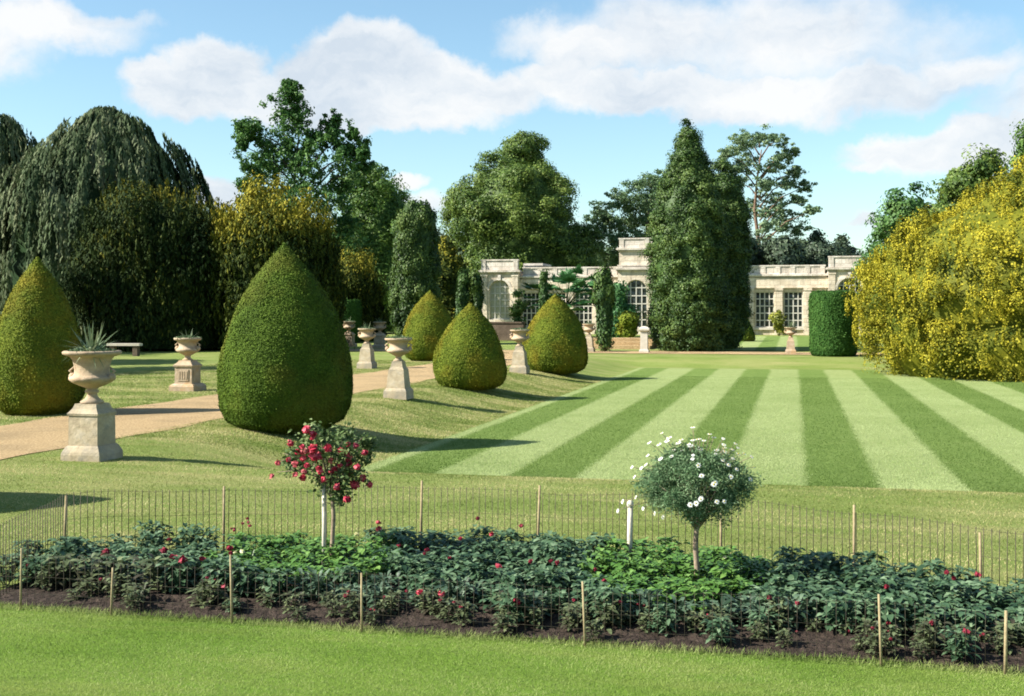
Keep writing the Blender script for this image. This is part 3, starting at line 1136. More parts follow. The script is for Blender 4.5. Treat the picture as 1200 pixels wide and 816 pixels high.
HW_C, HW_P = 5.0, 4.9          # cornice bottom heights of wings and pavilions (above its ground)
WT, PT = 6.05, 6.75
# end pavilions
for (a, b) in ((U_L0, U_L1), (U_R0, U_R1)):
    c = (a + b) / 2
    part(lambda mb: arch_wall(mb, a, b, 5.5, 0, .5, [(c, .95, 1.3, 3.9, True)]), 'wall', M['stone'])
    part(lambda mb: (mb.box(a, a + .5, .501, 6.0, -.3, 5.5), mb.box(b - .5, b, .501, 6.0, -.3, 5.5)), 'side_wall', M['stone'])
    window(c, .95, 1.3, 3.9, True, .22, 4, 6, M['pale_pane'] if a == U_L0 else M['glass'])
    for s_ in (a + .28, b - .28):
        part(lambda mb: (mb.box(s_ - .27, s_ + .27, -.09, -.003, -.2, 5.2), mb.box(s_ - .32, s_ + .32, -.13, -.003, 5.201, 5.48), mb.box(s_ - .34, s_ + .34, -.15, -.003, -.3, .35)), 'pilaster', M['stone'])
    parapet(a, b, 0, .4, 5.5, PT, 1)
    part(lambda mb: mb.box(a + .05, b - .05, .45, 5.9, 5.51, 5.75), 'roof', M['roof'])
    # archivolt ring with key block
    mb = MB()
    K = 14
    for k in range(K):
        a0, a1 = math.pi * (1 - k / K), math.pi * (1 - (k + 1) / K)
        p0 = [(c + 1.0 * math.cos(a0), 3.9 + 1.0 * math.sin(a0)), (c + 1.0 * math.cos(a1), 3.9 + 1.0 * math.sin(a1)),
              (c + 1.2 * math.cos(a1), 3.9 + 1.2 * math.sin(a1)), (c + 1.2 * math.cos(a0), 3.9 + 1.2 * math.sin(a0))]
        mb.prism(p0, -.07, -.003)
    mb.box(c - .13, c + .13, -.14, -.071, 4.85, 5.35)
    mb.build('arch_moulding', M['stone_trim'], orang)
# set-back block beside the far pavilion
part(lambda mb: (mb.box(U_L1 + .01, U_L1 + 1.75, 2.2, 6, 4.6, 6.25), mb.box(U_L1 + .01, U_L1 + 1.85, 2.1, 6, 6.251, 6.45)), 'attic', M['stone_trim'])
# wings
for (a, b) in ((U_L1, U_C0), (U_C1, U_R0)):
    nwin = 4
    pitch = 2.42
    if a == U_L1:
        cs = [a + 1.0 + pitch * k for k in range(nwin) if a + 1.0 + pitch * k < b - .8]
    else:
        c0 = ub(895.7)
        cs = [c0 + pitch * k for k in range(-1, 3) if a + .9 < c0 + pitch * k < b - .6]
    YW = .9
    part(lambda mb: arch_wall(mb, a, b, HW_C - .001, YW, .5, [(c, .80, .65, 3.75, False) for c in cs]), 'wall', M['stone'])
    for c in cs:
        window(c, .80, .65, 3.75, False, YW + .2, 4, 5, M['glass'])
        part(lambda mb: mb.box(c - .92, c + .92, YW - .16, YW - .003, .45, .64), 'sill', M['pale_stone'])
    edges = [cs[0] - pitch / 2] + [c + pitch / 2 for c in cs]
    for e in edges:
        if e - .36 < a or e + .36 > b:
            continue
        part(lambda mb: (mb.box(e - .3, e + .3, YW - .22, YW - .003, -.1, 3.85), mb.box(e - .36, e + .36, YW - .28, YW - .003, 3.851, 4.05), mb.box(e - .38, e + .38, YW - .3, YW - .003, -.3, -.099 + .45)), 'pilaster', M['stone'])
    part(lambda mb: (mb.box(a + .02, b - .02, YW - .18, YW - .003, 4.06, 4.16), mb.box(a + .02, b - .02, YW - .12, YW - .003, 4.161, 4.95)), 'frieze', M['stone'])
    parapet(a + .26, b - .26, YW, .4, HW_C, WT, 6)
    part(lambda mb: mb.box(a, b, YW + .45, 6, HW_C + .01, HW_C + .22), 'roof', M['roof'])
# taller middle pavilion of three arches
a, b = U_C0, U_C1
bay = (b - a) / 3
YC = -.5
cs = [a + bay * (k + .5) for k in range(3)]
part(lambda mb: arch_wall(mb, a, b, 5.6, YC, .6, [(c, .98, .6, 3.85, True) for c in cs]), 'wall', M['stone'])
part(lambda mb: (mb.box(a, a + .5, YC + .601, 6, -.3, 5.6), mb.box(b - .5, b, YC + .601, 6, -.3, 5.6)), 'side_wall', M['stone'])
for c in cs:
    window(c, .98, .6, 3.85, True, YC + .3, 4, 6, M['glass'])
parapet(a, b, YC, .4, 5.6, 6.15, 3, 'blocking_course')
part(lambda mb: mb.box(a + .1, b - .1, YC + .1, 5.9, 6.151, 7.35), 'attic', M['stone'])
parapet(a + .1, b - .1, YC + .1, .4, 7.351, 8.5, 4)
part(lambda mb: mb.box(a + .15, b - .15, YC + .6, 5.9, 7.36, 7.7), 'roof', M['roof'])
part(lambda mb: mb.box(U_L0, U_R1, 6.0, 6.3, -.3, 5.0), 'back_wall', M['stone'])

# ------------------------------------------------------------------ trees


def tree(name, label, mat, rows, ax, d, m, cr, per, leaf, core=0.0, group=None, bark='bark', deep=1.0, stretch=(1, 1, .8), inner=.35, up=.25,
         axis=None, trunk_r=.35, cat='tree', base=None, rand=.5, aspect=.6, limb_n=6, shell=(.45, 1.3), nl=None, lr=None, lst=(1, 1, .85), tsp=.13):
    """a tree whose outline was measured as rows (row, left, right) at distance d"""
    x = at(ax, d)
    z0 = Hxy(x, d) if base is None else base
    prof = [(z - z0, l, r) for z, l, r in px_prof(rows, ax, d)]
    prof = [p for p in prof if p[0] > -.4]
    root = empty(name, (x, d, z0))
    tag(root, label, cat, group)
    zmin, zmax = prof[0][0], prof[-1][0]
    wid = max(p[1] + p[2] for p in prof) / 2
    nl = nl or max(8, int(m / 9))
    lr = lr or max(cr, .34 * wid)
    C, RR, tone, lob = lobed(prof, nl, lr, m, cr, deep, stretch, lst, tsp)
    L = Leaves()
    if core:
        rings = []
        for z in np.linspace(zmin + .1, zmax - .08 * (zmax - zmin), 16):
            l, r = interp_prof(prof, z)
            rings.append((z, max(.05, l * core), max(.05, r * core), max(.05, (l + r) / 2 * deep * core)))
        rings.append((zmax - .05 * (zmax - zmin), .02, .02, .02))
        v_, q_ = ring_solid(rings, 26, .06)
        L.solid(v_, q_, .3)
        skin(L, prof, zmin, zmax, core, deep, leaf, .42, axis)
    clumps(L, C, RR, per, leaf, tone, up, rand, aspect, axis, shell, lob=lob)
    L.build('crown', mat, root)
    hi = C[np.argsort(R.random(m))[:limb_n]]
    top = zmax * .8
    tm = trunk_mb(top, trunk_r, [(max(zmin, .2) + (c[2] - zmin) * .45 if c[2] > zmin else .5, tuple(c)) for c in hi], .2, 1.0)
    tm.build('trunk', M[bark], root)
    return root


def tree_pads(name, label, mat, pads, ax, d, per, leaf, flat=.6, bark='bark', trunk_r=.4, cat='tree', dj=1.5, group=None, top=None, rand=.55, up=.4, sub=10):
    """an open tree: pads (px, row, radius px), each a loose cluster of smaller leaf clumps at the end of a limb"""
    x = at(ax, d)
    z0 = Hxy(x, d)
    root = tag(empty(name, (x, d, z0)), label, cat, group)
    C, RR, ends = [], [], []
    for px, py, r in pads:
        c = np.array([at(px, d) - x, rnd.uniform(-dj, dj), zed(py, d) - z0])
        rr = r / F * d
        ends.append(c)
        for _ in range(sub):
            o_ = R.normal(size=3) * rr * np.array([.62, .62, .45 * flat / .6])
            C.append(c + o_)
            k = rr * rnd.uniform(.2, .5)
            RR.append((k, k, k * flat))
    C, RR = np.array(C), np.array(RR)
    L = Leaves()
    clumps(L, C, RR, per, leaf, R.normal(.5, .14, len(C)), up, rand, shell=(.2, 1.45))
    L.build('crown', mat, root)
    zt = max(c[2] for c in ends) if top is None else top
    tm = trunk_mb(zt * .93, trunk_r, [(max(.5, c[2] - abs(c[0]) * .55 - 1.0), tuple(c)) for c in ends], .15, .8)
    tm.build('trunk', M[bark], root)
    return root


def weeping(name, label, rows, ax, d, nrib, group=None, per=7):
    x = at(ax, d)
    z0 = Hxy(x, d)
    prof = [(z - z0, l, r) for z, l, r in px_prof(rows, ax, d)]
    zmin, zmax = .3, prof[-1][0]
    root = tag(empty(name, (x, d, z0)), label, 'tree', group)
    L = Leaves()
    rings = []
    for z in np.linspace(zmin, zmax * .93, 16):
        l, r = interp_prof(prof, z)
        rings.append((z, l * .66, r * .66, (l + r) / 2 * .56))
    rings.append((zmax * .96, .02, .02, .02))
    v_, q_ = ring_solid(rings, 26, .08)
    L.solid(v_, q_, .05)
    P, T, N = [], [], []
    for k in range(nrib):
        ph = rnd.uniform(0, 2 * math.pi)
        zt = zmax * (.16 + .88 * rnd.random() ** .7)
        ln = rnd.uniform(2.0, 5.5)
        out = rnd.uniform(.74, 1.05) * (1 + .08 * math.sin(3 * ph + zt * .55) + .06 * math.sin(7 * ph - zt * .9 + 1))
        tone = rnd.gauss(.5, .2)
        wdt = rnd.uniform(.12, .34)
        for s_ in range(per):
            l1, r1 = interp_prof(prof, zt)
            p2 = ph + rnd.gauss(0, wdt) / max(2.0, (l1 + r1) / 2)
            lz = ln * rnd.uniform(.45, 1.1)
            zs = np.arange(zt + rnd.uniform(-.5, .3), zt - lz, -.24)
            zs = zs[(zs > .2) & (zs < zmax)]
            if len(zs) == 0:
                continue
            l, r = interp_prof(prof, zs)
            l = .5 * l + .5 * l1
            r = .5 * r + .5 * r1
            a_ = np.where(math.cos(p2) > 0, r, l) * out
            dd = (l + r) / 2 * out * .85
            jit = R.normal(0, .05, (len(zs), 2))
            P.append(np.stack([np.cos(p2) * a_ + jit[:, 0], np.sin(p2) * dd + jit[:, 1], zs], axis=1))
            e = (p2 - ph) * max(2.0, (l1 + r1) / 2) / wdt * .55
            N.append(np.tile([math.cos(ph + e), math.sin(ph + e), .25], (len(zs), 1)))
            T.append(np.full(len(zs), tone))
    P, N, T = np.concatenate(P), np.concatenate(N), np.concatenate(T)
    L.leaf(P, N + R.normal(size=N.shape) * .3, .46, T + R.normal(0, .1, len(T)), .3, np.tile([0, 0, -2.0], (len(P), 1)))
    # arching shoots over the top
    C, RR = profile_clumps([p for p in prof if p[0] > zmax * .6], 60, .5, .8, .8, (1, 1, .9))
    clumps(L, C, RR, 50, .3, R.normal(.5, .15, 60), .2, axis=(0, 0, -1.5), aspect=.3)
    L.build('crown', M['weep'], root)
    trunk_mb(zmax * .8, .55, [], .25, 1).build('trunk', M['bark'], root)
    return root


weeping('weeping_tree', 'huge weeping tree with hanging grey green curtains behind the dark yew',
        [(128, 116, 132), (140, 95, 160), (152, 78, 175), (165, 58, 186), (185, 30, 215), (205, 10, 229), (225, -5, 240), (245, -18, 249), (300, -35, 254), (400, -45, 240)], 124, 84.0, 520, per=10)
weeping('weeping_tree', 'weeping tree cut by the picture edge beside the huge one',
        [(136, -22, 8), (146, -50, 22), (160, -75, 34), (185, -100, 46), (250, -130, 62), (400, -130, 60)], -20, 88.0, 300, per=10)


def up_tips(C, z0, z1):
    t = np.clip((C[:, 2] - z0) / (z1 - z0), 0, 1)
    return .22 + .55 * t ** 3 + R.normal(0, .1, len(C))


def yew_tree(name, label, mat, rows, ax, d, m, cr, per, leaf, tip_lo=.55, deep=1.0, core=.8, gold=.6, group=None, tipn=500, base_tone=.3, tip_h=(.7, 1.6), leafa=.33, axis=(0, 0, 1)):
    """a big loose yew: upright shoots over a dense body, golden young shoots near the top"""
    x = at(ax, d)
    z0 = Hxy(x, d)
    prof = [(z - z0, l, r) for z, l, r in px_prof(rows, ax, d)]
    prof = [p for p in prof if p[0] > -.5]
    zmin, zmax = prof[0][0], prof[-1][0]
    root = tag(empty(name, (x, d, z0)), label, 'yew', group)
    L = Leaves()
    rings = []
    for z in np.linspace(zmin + .05, zmax * .94, 16):
        l, r = interp_prof(prof, z)
        rings.append((z, l * core, r * core, (l + r) / 2 * deep * core))
    rings.append((zmax * .96, .02, .02, .02))
    v_, q_ = ring_solid(rings, 30, .05)
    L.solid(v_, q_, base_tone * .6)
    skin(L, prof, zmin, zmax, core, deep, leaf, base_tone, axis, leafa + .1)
    wid = max(p[1] + p[2] for p in prof) / 2
    C, RR, ltone, lob = lobed(prof, max(10, m // 9), cr * 2.1, m, cr, deep, (.85, .85, 1.25), (1, 1, 1.25), .12 if axis is None else .04, .85)
    t = np.clip((C[:, 2] - zmin) / (zmax - zmin), 0, 1)
    clumps(L, C, RR, per, leaf, base_tone + (gold - base_tone) * np.clip((t - tip_lo) / (1 - tip_lo), 0, 1) + (ltone - .5), .3, .5, leafa, axis, lob=lob)
    # upright shoots
    zz = np.linspace(zmin + .15 * (zmax - zmin), zmax, 300)
    l, r = interp_prof(prof, zz)
    w = (l + r)
    zt = R.choice(zz, tipn, p=w / w.sum())
    l, r = interp_prof(prof, zt)
    ph = R.uniform(0, 2 * math.pi, tipn)
    a_ = np.where(np.cos(ph) > 0, r, l) * R.uniform(.86, 1.02, tipn)
    dd = (l + r) / 2 * deep * R.uniform(.86, 1.02, tipn)
    B = np.stack([np.cos(ph) * a_, np.sin(ph) * dd, zt - .3], axis=1)
    hh = R.uniform(tip_h[0], tip_h[1], tipn)
    k = 26 if axis is not None else 46
    s_ = R.uniform(0, 1, (tipn, k))
    rad = (.05 + .22 * (1 - s_)) * R.uniform(.4, 1, (tipn, k)) * hh[:, None] * .75
    aa = R.uniform(0, 6.28, (tipn, k))
    lean = R.normal(0, .12, (tipn, 2)) + np.stack([np.cos(ph), np.sin(ph)], axis=1) * .18
    P = np.stack([B[:, 0, None] + np.cos(aa) * rad + lean[:, 0, None] * s_ * hh[:, None], B[:, 1, None] + np.sin(aa) * rad + lean[:, 1, None] * s_ * hh[:, None],
                  B[:, 2, None] + s_ * hh[:, None]], axis=2).reshape(-1, 3)
    N = np.stack([np.cos(aa), np.sin(aa), np.full_like(aa, .3)], axis=2).reshape(-1, 3)
    tt = np.clip((zt - zmin) / (zmax - zmin), 0, 1)
    tn = base_tone + (gold + .2 - base_tone) * np.clip((tt - tip_lo) / (1 - tip_lo), 0, 1)
    T = (tn[:, None] + .12 * s_ + R.normal(0, .12, (tipn, k))).reshape(-1)
    L.leaf(P, N + R.normal(size=N.shape) * .5, leaf, T, leafa, None if axis is None else np.tile([0, 0, 1.0], (len(P), 1)))
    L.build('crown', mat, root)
    trunk_mb(zmax * .6, .4, [], .3, 1).build('trunk', M['bark'], root)
    return root


yew_tree('yew_tree', 'broad nearly black yew with gold tipped top in front of the huge weeping tree', M['yew_dark'],
         [(230, 165, 190), (238, 138, 222), (252, 115, 252), (275, 100, 276), (330, 92, 290), (408, 100, 290)], 185, 70.0, 260, .8, 130, .27, .82, .9, .8, .66, tipn=900, base_tone=.24)
yew_tree('yew_tree', 'golden topped spreading yew rising behind the tallest topiary', M['yew_gold_far'],
         [(251, 280, 318), (258, 262, 350), (275, 250, 378), (300, 245, 392), (350, 245, 400), (405, 255, 400)], 320, 69.0, 240, .8, 130, .27, .66, .9, .8, .78, tipn=850, base_tone=.24)
yew_tree('yew_tree', 'low dark golden yew between the drum hedge and the columnar yew', M['yew_gold_far'],
         [(311, 402, 420), (320, 388, 436), (340, 375, 446), (375, 372, 452), (402, 376, 450)], 412, 88.0, 130, .8, 120, .26, .55, .9, .8, .66, tipn=300, base_tone=.26)
yew_tree('golden_yew', 'great golden yellow yew bush at the lawn edge beside the drum hedge', M['yew_gold'],
         [(182, 1222, 1252), (200, 1195, 1300), (222, 1166, 1330), (246, 1125, 1370), (266, 1078, 1410), (282, 1044, 1430), (306, 1018, 1450), (338, 1000, 1460), (380, 1004, 1465), (415, 1010, 1462), (436, 1024, 1452), (445, 1035, 1440)],
         1235, 50.5, 2200, .27, 110, .085, .1, .85, .84, .62, tipn=1300, base_tone=.5, tip_h=(.3, .7), leafa=.75, axis=None)

tree_pads('ginkgo_tree', 'tall open dark green tree with two spires and sky showing through', M['ginkgo'],
          [(343, 108, 8), (341, 124, 13), (349, 142, 16), (334, 158, 18), (302, 155, 13), (289, 160, 9), (284, 150, 5), (286, 172, 5), (430, 184, 6), (416, 160, 5), (343, 102, 4), (312, 180, 16), (345, 182, 20), (372, 168, 12), (391, 146, 9), (391, 164, 12), (404, 186, 15),
           (419, 176, 11), (424, 193, 10), (301, 200, 14), (299, 224, 13), (330, 212, 20), (364, 205, 16), (394, 214, 14), (350, 238, 22), (316, 244, 16), (384, 240, 18), (341, 268, 22), (376, 270, 20),
           (312, 274, 16), (402, 264, 13), (360, 298, 24), (330, 300, 20), (400, 298, 18), (300, 305, 20), (380, 330, 26), (340, 335, 26)], 350, 92.0, 44, .24, .9, trunk_r=.34, dj=2.2, top=17, sub=34)
tree('broadleaf_tree', 'rounded mid green tree just behind the open two spired tree', M['lime'],
     [(232, 290, 318), (245, 280, 335), (270, 275, 345), (330, 272, 350), (395, 280, 345)], 310, 112.0, 160, .7, 120, .25, .55, nl=18, lr=1.5)
tree('broadleaf_tree', 'leafy light green tree between the two spired tree and the columnar yew', M['lime'],
     [(202, 424, 440), (212, 408, 458), (230, 396, 482), (252, 390, 500), (290, 384, 508), (340, 384, 510), (390, 392, 505)], 444, 110.0, 380, .7, 120, .25, .55, nl=38, lr=1.6)
tree('columnar_yew', 'tall dark columnar yew behind the orange tinged topiary', M['cypress'],
     [(228, 490, 494), (238, 476, 503), (258, 465, 511), (290, 459, 514), (350, 457, 513), (378, 462, 508), (398, 466, 504)], 486, 80.0, 420, .32, 100, .15, .84, axis=(0, 0, 1), stretch=(.8, .8, 1.3))
tree('golden_shrub', 'golden green bush between the columnar yew and the orangery', M['yew_gold_far'],
     [(287, 514, 524), (300, 508, 536), (325, 505, 543), (360, 505, 548), (394, 510, 545)], 525, 90.0, 70, .6, 120, .26, .7, stretch=(.8, .8, 1.2), cat='shrub')
SG = 'slim cypresses in front of the pavilion'
tree('slim_cypress', 'slim dark cypress behind the tip of the squat topiary', M['irish'],
     [(316, 540, 543), (325, 536, 547), (350, 534, 549), (385, 536, 548)], 541.5, 86.0, 40, .3, 90, .2, .8, axis=(0, 0, 1), stretch=(.8, .8, 1.3), group=SG, trunk_r=.1)
tree('slim_cypress', 'slim cypress close against the arched end pavilion', M['cypress'],
     [(320, 557, 560), (330, 553, 564), (355, 552, 566), (388, 554, 564)], 558.5, 86.0, 40, .3, 90, .2, .8, axis=(0, 0, 1), stretch=(.8, .8, 1.3), group=SG, trunk_r=.1)
tree('slim_cypress', 'slim cypress rising behind the topiary near the orangery, left of the palm', M['irish'],
     [(316, 636, 638), (326, 633, 641), (350, 631, 643), (390, 633, 642)], 637, 86.0, 40, .3, 90, .2, .8, axis=(0, 0, 1), stretch=(.8, .8, 1.3), group=SG, trunk_r=.1)
tree('slim_cypress', 'thin upright cypress standing clear on a short stem by the steps', M['irish'],
     [(312, 706.5, 709), (325, 702, 714), (345, 699, 717), (370, 698, 719), (392, 699, 717), (402, 702, 713), (405, 705, 710)], 708, 67.0, 90, .32, 110, .17, .8, axis=(0, 0, 1), stretch=(.8, .8, 1.3), group=SG, trunk_r=.1)
tree('broadleaf_tree', 'big round leafy tree directly behind the orangery roof', M['oak'],
     [(188, 580, 612), (194, 566, 630), (205, 550, 648), (220, 536, 664), (242, 527, 682), (268, 522, 698), (305, 530, 702), (350, 535, 702), (390, 545, 700)], 606, 128.0, 820, .8, 120, .27, .68, nl=110, lr=1.7, tsp=.15)
tree('broadleaf_tree', 'dark rounded tree top peeping over the big round leafy tree', M['oak'],
     [(168, 604, 624), (175, 590, 640), (182, 577, 652), (198, 578, 654), (215, 585, 652), (300, 590, 650), (390, 590, 650)], 616, 142.0, 300, .8, 120, .28, .5, nl=26, lr=1.9)
tree_pads('cedar_tree', 'spreading dark cedar with flat branches behind the middle pavilion', M['cedar'],
          [(765, 216, 14), (745, 226, 15), (768, 236, 18), (725, 238, 14), (748, 246, 16), (706, 250, 12), (718, 260, 13), (738, 266, 14), (764, 258, 18), (701, 272, 10), (722, 284, 13), (745, 286, 16), (768, 285, 18), (712, 302, 13), (735, 306, 15), (760, 310, 16), (698, 292, 9), (785, 222, 14)],
          762, 146.0, 60, .27, .62, trunk_r=.5, dj=4, sub=38)
tree('conifer', 'tall pointed dense conifer standing on the lawn before the orangery', M['cypress'],
     [(140, 805, 806.5), (152, 801, 810), (166, 795, 818), (186, 788, 826), (205, 782, 832), (225, 773, 840), (250, 762, 848), (290, 759, 852), (340, 758, 856), (380, 759, 856), (402, 766, 850), (413, 778, 842)], 806, 68.0, 1500, .3, 90, .125, .82,
     stretch=(1, 1, .75), trunk_r=.4, nl=190, lr=.55, lst=(1, 1, .95), tsp=.13)
tree('conifer', 'shorter rounder dense conifer pressed against the tall pointed one', M['cypress'],
     [(194, 840, 850), (206, 828, 862), (225, 822, 870), (255, 818, 876), (310, 816, 880), (360, 816, 878), (395, 820, 872), (410, 832, 862)], 848, 71.5, 900, .3, 90, .13, .82, stretch=(1, 1, .75), trunk_r=.4, nl=120, lr=.55, lst=(1, 1, .95), tsp=.13)
tree_pads('pine_tree', 'airy flat crowned pine with bare stem showing behind the conifers', M['pine'],
          [(893, 160, 13), (878, 164, 13), (862, 172, 13), (850, 180, 9), (905, 168, 10), (926, 178, 9), (918, 186, 11), (880, 186, 13), (902, 196, 13), (862, 198, 10), (933, 200, 9), (926, 212, 11), (940, 220, 8), (872, 212, 11),
           (893, 218, 14), (914, 230, 12), (930, 236, 9), (884, 240, 12), (905, 248, 13), (930, 250, 13), (944, 250, 7), (918, 266, 13), (895, 268, 12), (936, 270, 9), (905, 290, 14), (925, 292, 13)],
          890, 126.0, 50, .24, .5, 'bark_red', .36, dj=3, sub=24)
wood = [(872, 120, 22, 285), (897, 122, 20, 290), (918, 119, 20, 287), (940, 123, 16, 292), (960, 121, 13, 292), (975, 124, 12, 296)]
for i, (px, d, w, top) in enumerate(wood):
    tree('dark_tree', 'dark bushy tree in the row behind the paned wing of the orangery', M['darkwood'],
         [(top, px - 6, px + 6), (top + 8, px - w * .7, px + w * .7), (top + 25, px - w, px + w), (400, px - w, px + w)], px, float(d), 60, .9, 120, .38, .8, group='dark trees behind the paned wing')
for lab, px, d, top, w in (('small dark spired conifer poking above the trees behind the paned wing', 956, 128.0, 268, 9), ('tiny distant conifer top beside the golden yew', 988, 140.0, 277, 8)):
    tree('distant_conifer', lab, M['darkwood'], [(top, px - 1, px + 1), (top + 10, px - w * .45, px + w * .45), (top + 30, px - w, px + w), (395, px - w * 1.4, px + w * 1.4)], px, d, 60, .7, 110, .36, .7)
tree('broadleaf_tree', 'fresh green tree low behind the slope of the golden yew', M['green_far'],
     [(224, 1060, 1075), (235, 1040, 1092), (255, 1026, 1105), (285, 1018, 1115), (350, 1015, 1120), (400, 1020, 1115)], 1066, 84.0, 260, .6, 110, .26, .5, nl=34, lr=1.3)
tree('broadleaf_tree', 'dark green tree above the fresh green one behind the golden yew', M['oak'],
     [(187, 1130, 1150), (195, 1108, 1165), (215, 1090, 1180), (245, 1078, 1190), (300, 1070, 1200), (400, 1075, 1195)], 1135, 88.0, 320, .7, 110, .28, .55, nl=40, lr=1.6)
tree('broadleaf_tree', 'green tree whose twigs enter at the picture edge over the golden yew', M['lime'],
     [(150, 1225, 1250), (158, 1190, 1290), (175, 1192, 1310), (230, 1180, 1330), (400, 1190, 1320)], 1250, 72.0, 260, .7, 110, .26, .4, nl=34, lr=1.4)
tree('broadleaf_shrub', 'bright green loose shrub beside the arched end pavilion', M['shrub'],
     [(344, 604, 610), (352, 600, 616), (372, 600, 616), (392, 604, 612)], 608, 97.0, 26, .35, 90, .22, 0, cat='shrub', trunk_r=.08)
tree('broadleaf_shrub', 'leafy green shrub between the thin cypress and the middle pavilion', M['palm'],
     [(338, 720, 730), (350, 712, 738), (372, 708, 742), (394, 712, 742)], 726, 92.0, 45, .5, 100, .25, .6, cat='shrub', trunk_r=.1)
tree('broadleaf_shrub', 'rounded yellow green shrub beside the stone pier', M['yew_clip_gold'],
     [(372, 732, 742), (380, 726, 748), (394, 727, 748)], 737, 80.0, 26, .4, 100, .2, .7, cat='shrub', trunk_r=.1)
tree('broadleaf_shrub', 'small yellow green round shrub against the paned windows', M['shrub_yellow'],
     [(363, 910, 916), (370, 906, 920), (382, 907, 919), (388, 909, 917)], 913, 100.0, 20, .32, 90, .2, .5, cat='shrub', trunk_r=.07)
# broad leaved palm behind the topiary near the orangery
d = 95.0
x = at(664, d)
root = tag(empty('palm', (x, d, Hxy(x, d))), 'broad leaved green palm in front of the orangery wing', 'palm')
root.scale = (1.5, 1.5, 1.32)
L = Leaves()
fronds = []
for k in range(46):
    a = rnd.uniform(0, 6.28)
    e = rnd.uniform(-.2, 1.3)
    l = rnd.uniform(1.2, 2.1)
    tip = np.array([math.cos(a) * math.cos(e) * l * 1.15, math.sin(a) * math.cos(e) * l, 2.0 + math.sin(e) * l * .95])
    fronds.append(tip)
    n = 26
    ang = np.linspace(-1.5, 1.5, n)
    dirv = unit((tip - np.array([0, 0, 1.9]))[None, :])[0]
    side = unit(np.cross(dirv, [0, 0, 1.0])[None, :])[0]
    axv = dirv[None, :] * np.cos(ang)[:, None] + side[None, :] * np.sin(ang)[:, None] + np.array([0, 0, -.25])
    L.leaf(tip + axv * .3, np.cross(axv, R.normal(size=(n, 3)) * .2 + side), .65, rnd.gauss(.5, .18) + R.normal(0, .1, n), .22, axv * 4)
L.build('crown', M['palm'], root)
mb = MB()
mb.tube([(0, 0, -.1), (.05, 0, 1.0), (0, 0, 2.1)], [.2, .17, .14], 9)
for t in fronds:
    pass
mb.build('trunk', M['bark'], root)
mb = MB()
for t in fronds:
    mb.tube([(0, 0, 1.9), tuple(t)], [.022, .01], 4)
mb.build('frond_stems', M['hedge_clip'], root)

# belt of trees closing the view far behind
for i in range(26):
    px = -120 + i * 57 + rnd.uniform(-12, 12)
    d = rnd.uniform(158, 185)
    top = 300 + rnd.uniform(-14, 12) - (14 if px < 560 else 0)
    w = rnd.uniform(34, 48)
    tree('belt_tree', 'dark distant tree in the belt closing the garden behind everything', M['darkwood'],
         [(top, px - w * .2, px + w * .2), (top + 12, px - w * .7, px + w * .7), (top + 30, px - w, px + w), (390, px - w, px + w)], px, d, 60, 1.8, 90, .6, .8, group='belt of distant trees')
# tall trees standing outside the picture that shade its far side
for lab, x, y, h, r in (('tall tree outside the picture shading the yews', -27.5, 43.0, 12.5, 3.6), ('spreading tree outside the picture shading the far grass', -31.0, 51.0, 13, 4.0),
                        ('dense tree outside the picture beside the weeping trees', -36.5, 61.0, 14.5, 4.8)):
    px = 600 + x / y * F
    k = F / y
    zb_ = HZ + (CZ - .45) * k
    tree('broadleaf_tree', lab, M['oak'], [(zb_ - h * k, px - r * .3 * k, px + r * .3 * k), (zb_ - h * .85 * k, px - r * .8 * k, px + r * .8 * k), (zb_ - h * .5 * k, px - r * k, px + r * k),
                                           (zb_ - 2.2 * k, px - r * .7 * k, px + r * .7 * k)], px, y, 150, 1.1, 110, .45, .4)

# ------------------------------------------------------------------ standard rose and daisy tree


def flower_mesh(name, mat, r, n=26):
    """double flower: petals cupped round a centre"""
    L = Leaves()
    D = unit(R.normal(size=(n, 3)) + np.array([0, 0, .35]))
    L.leaf(D * r * R.uniform(.35, .8, n)[:, None], D + R.normal(size=(n, 3)) * .35, r * 1.25, R.uniform(.05, .95, n), .85, None, -.12)
    return L.build(name, mat, link=False)


def daisy_mesh(name):
    L = Leaves()
    n = 14
    a = np.linspace(0, 2 * math.pi, n, endpoint=False)
    ax_ = np.stack([np.cos(a), np.sin(a), np.full(n, .12)], axis=1)
    L.leaf(ax_ * .021, np.tile([0, 0, 1.0], (n, 1)) + R.normal(size=(n, 3)) * .12, .036, R.uniform(.2, 1, n), .36, ax_ * 6, .04)
    return L.build(name, M['petal_white'], link=False)


M['disc'] = simple('daisy_disc', (.5, .36, .03), .8)
mb = MB()
mb.lathe([(.011, 0), (.01, .005), (.005, .009), (.001, .01)], 8)
DISC = mb.build('flower_centre', M['disc'], link=False)
DAISY = [daisy_mesh('flower') for _ in range(4)]
RED = [flower_mesh('flower', M['petal_red'], .042) for _ in range(4)]
PINK = [flower_mesh('flower', M['petal_pink'], .038) for _ in range(3)]
CRIM = [flower_mesh('flower', M['petal_crimson'], .033) for _ in range(4)]
CREAM = [flower_mesh('flower', M['petal_cream'], .035, 18) for _ in range(2)]


def part_obj(name, me, parent, loc, rot=(0, 0, 0), sc=1.0):
    o = bpy.data.objects.new(name, me)
    COL.objects.link(o)
    o.parent = parent
    o.location = loc
    o.rotation_euler = rot
    o.scale = (sc, sc, sc)
    return o


# rose
d = 10.25
xr, zr = at(391, d), .47
rose = tag(empty('standard_rose', (xr, d, zr)), 'standard rose with red and pink blooms on a bare stem in the bed', 'rose tree')


def rp(px, py, dy=0.0):
    return np.array([at(px, d) - xr, dy, zed(py, d) - zr])


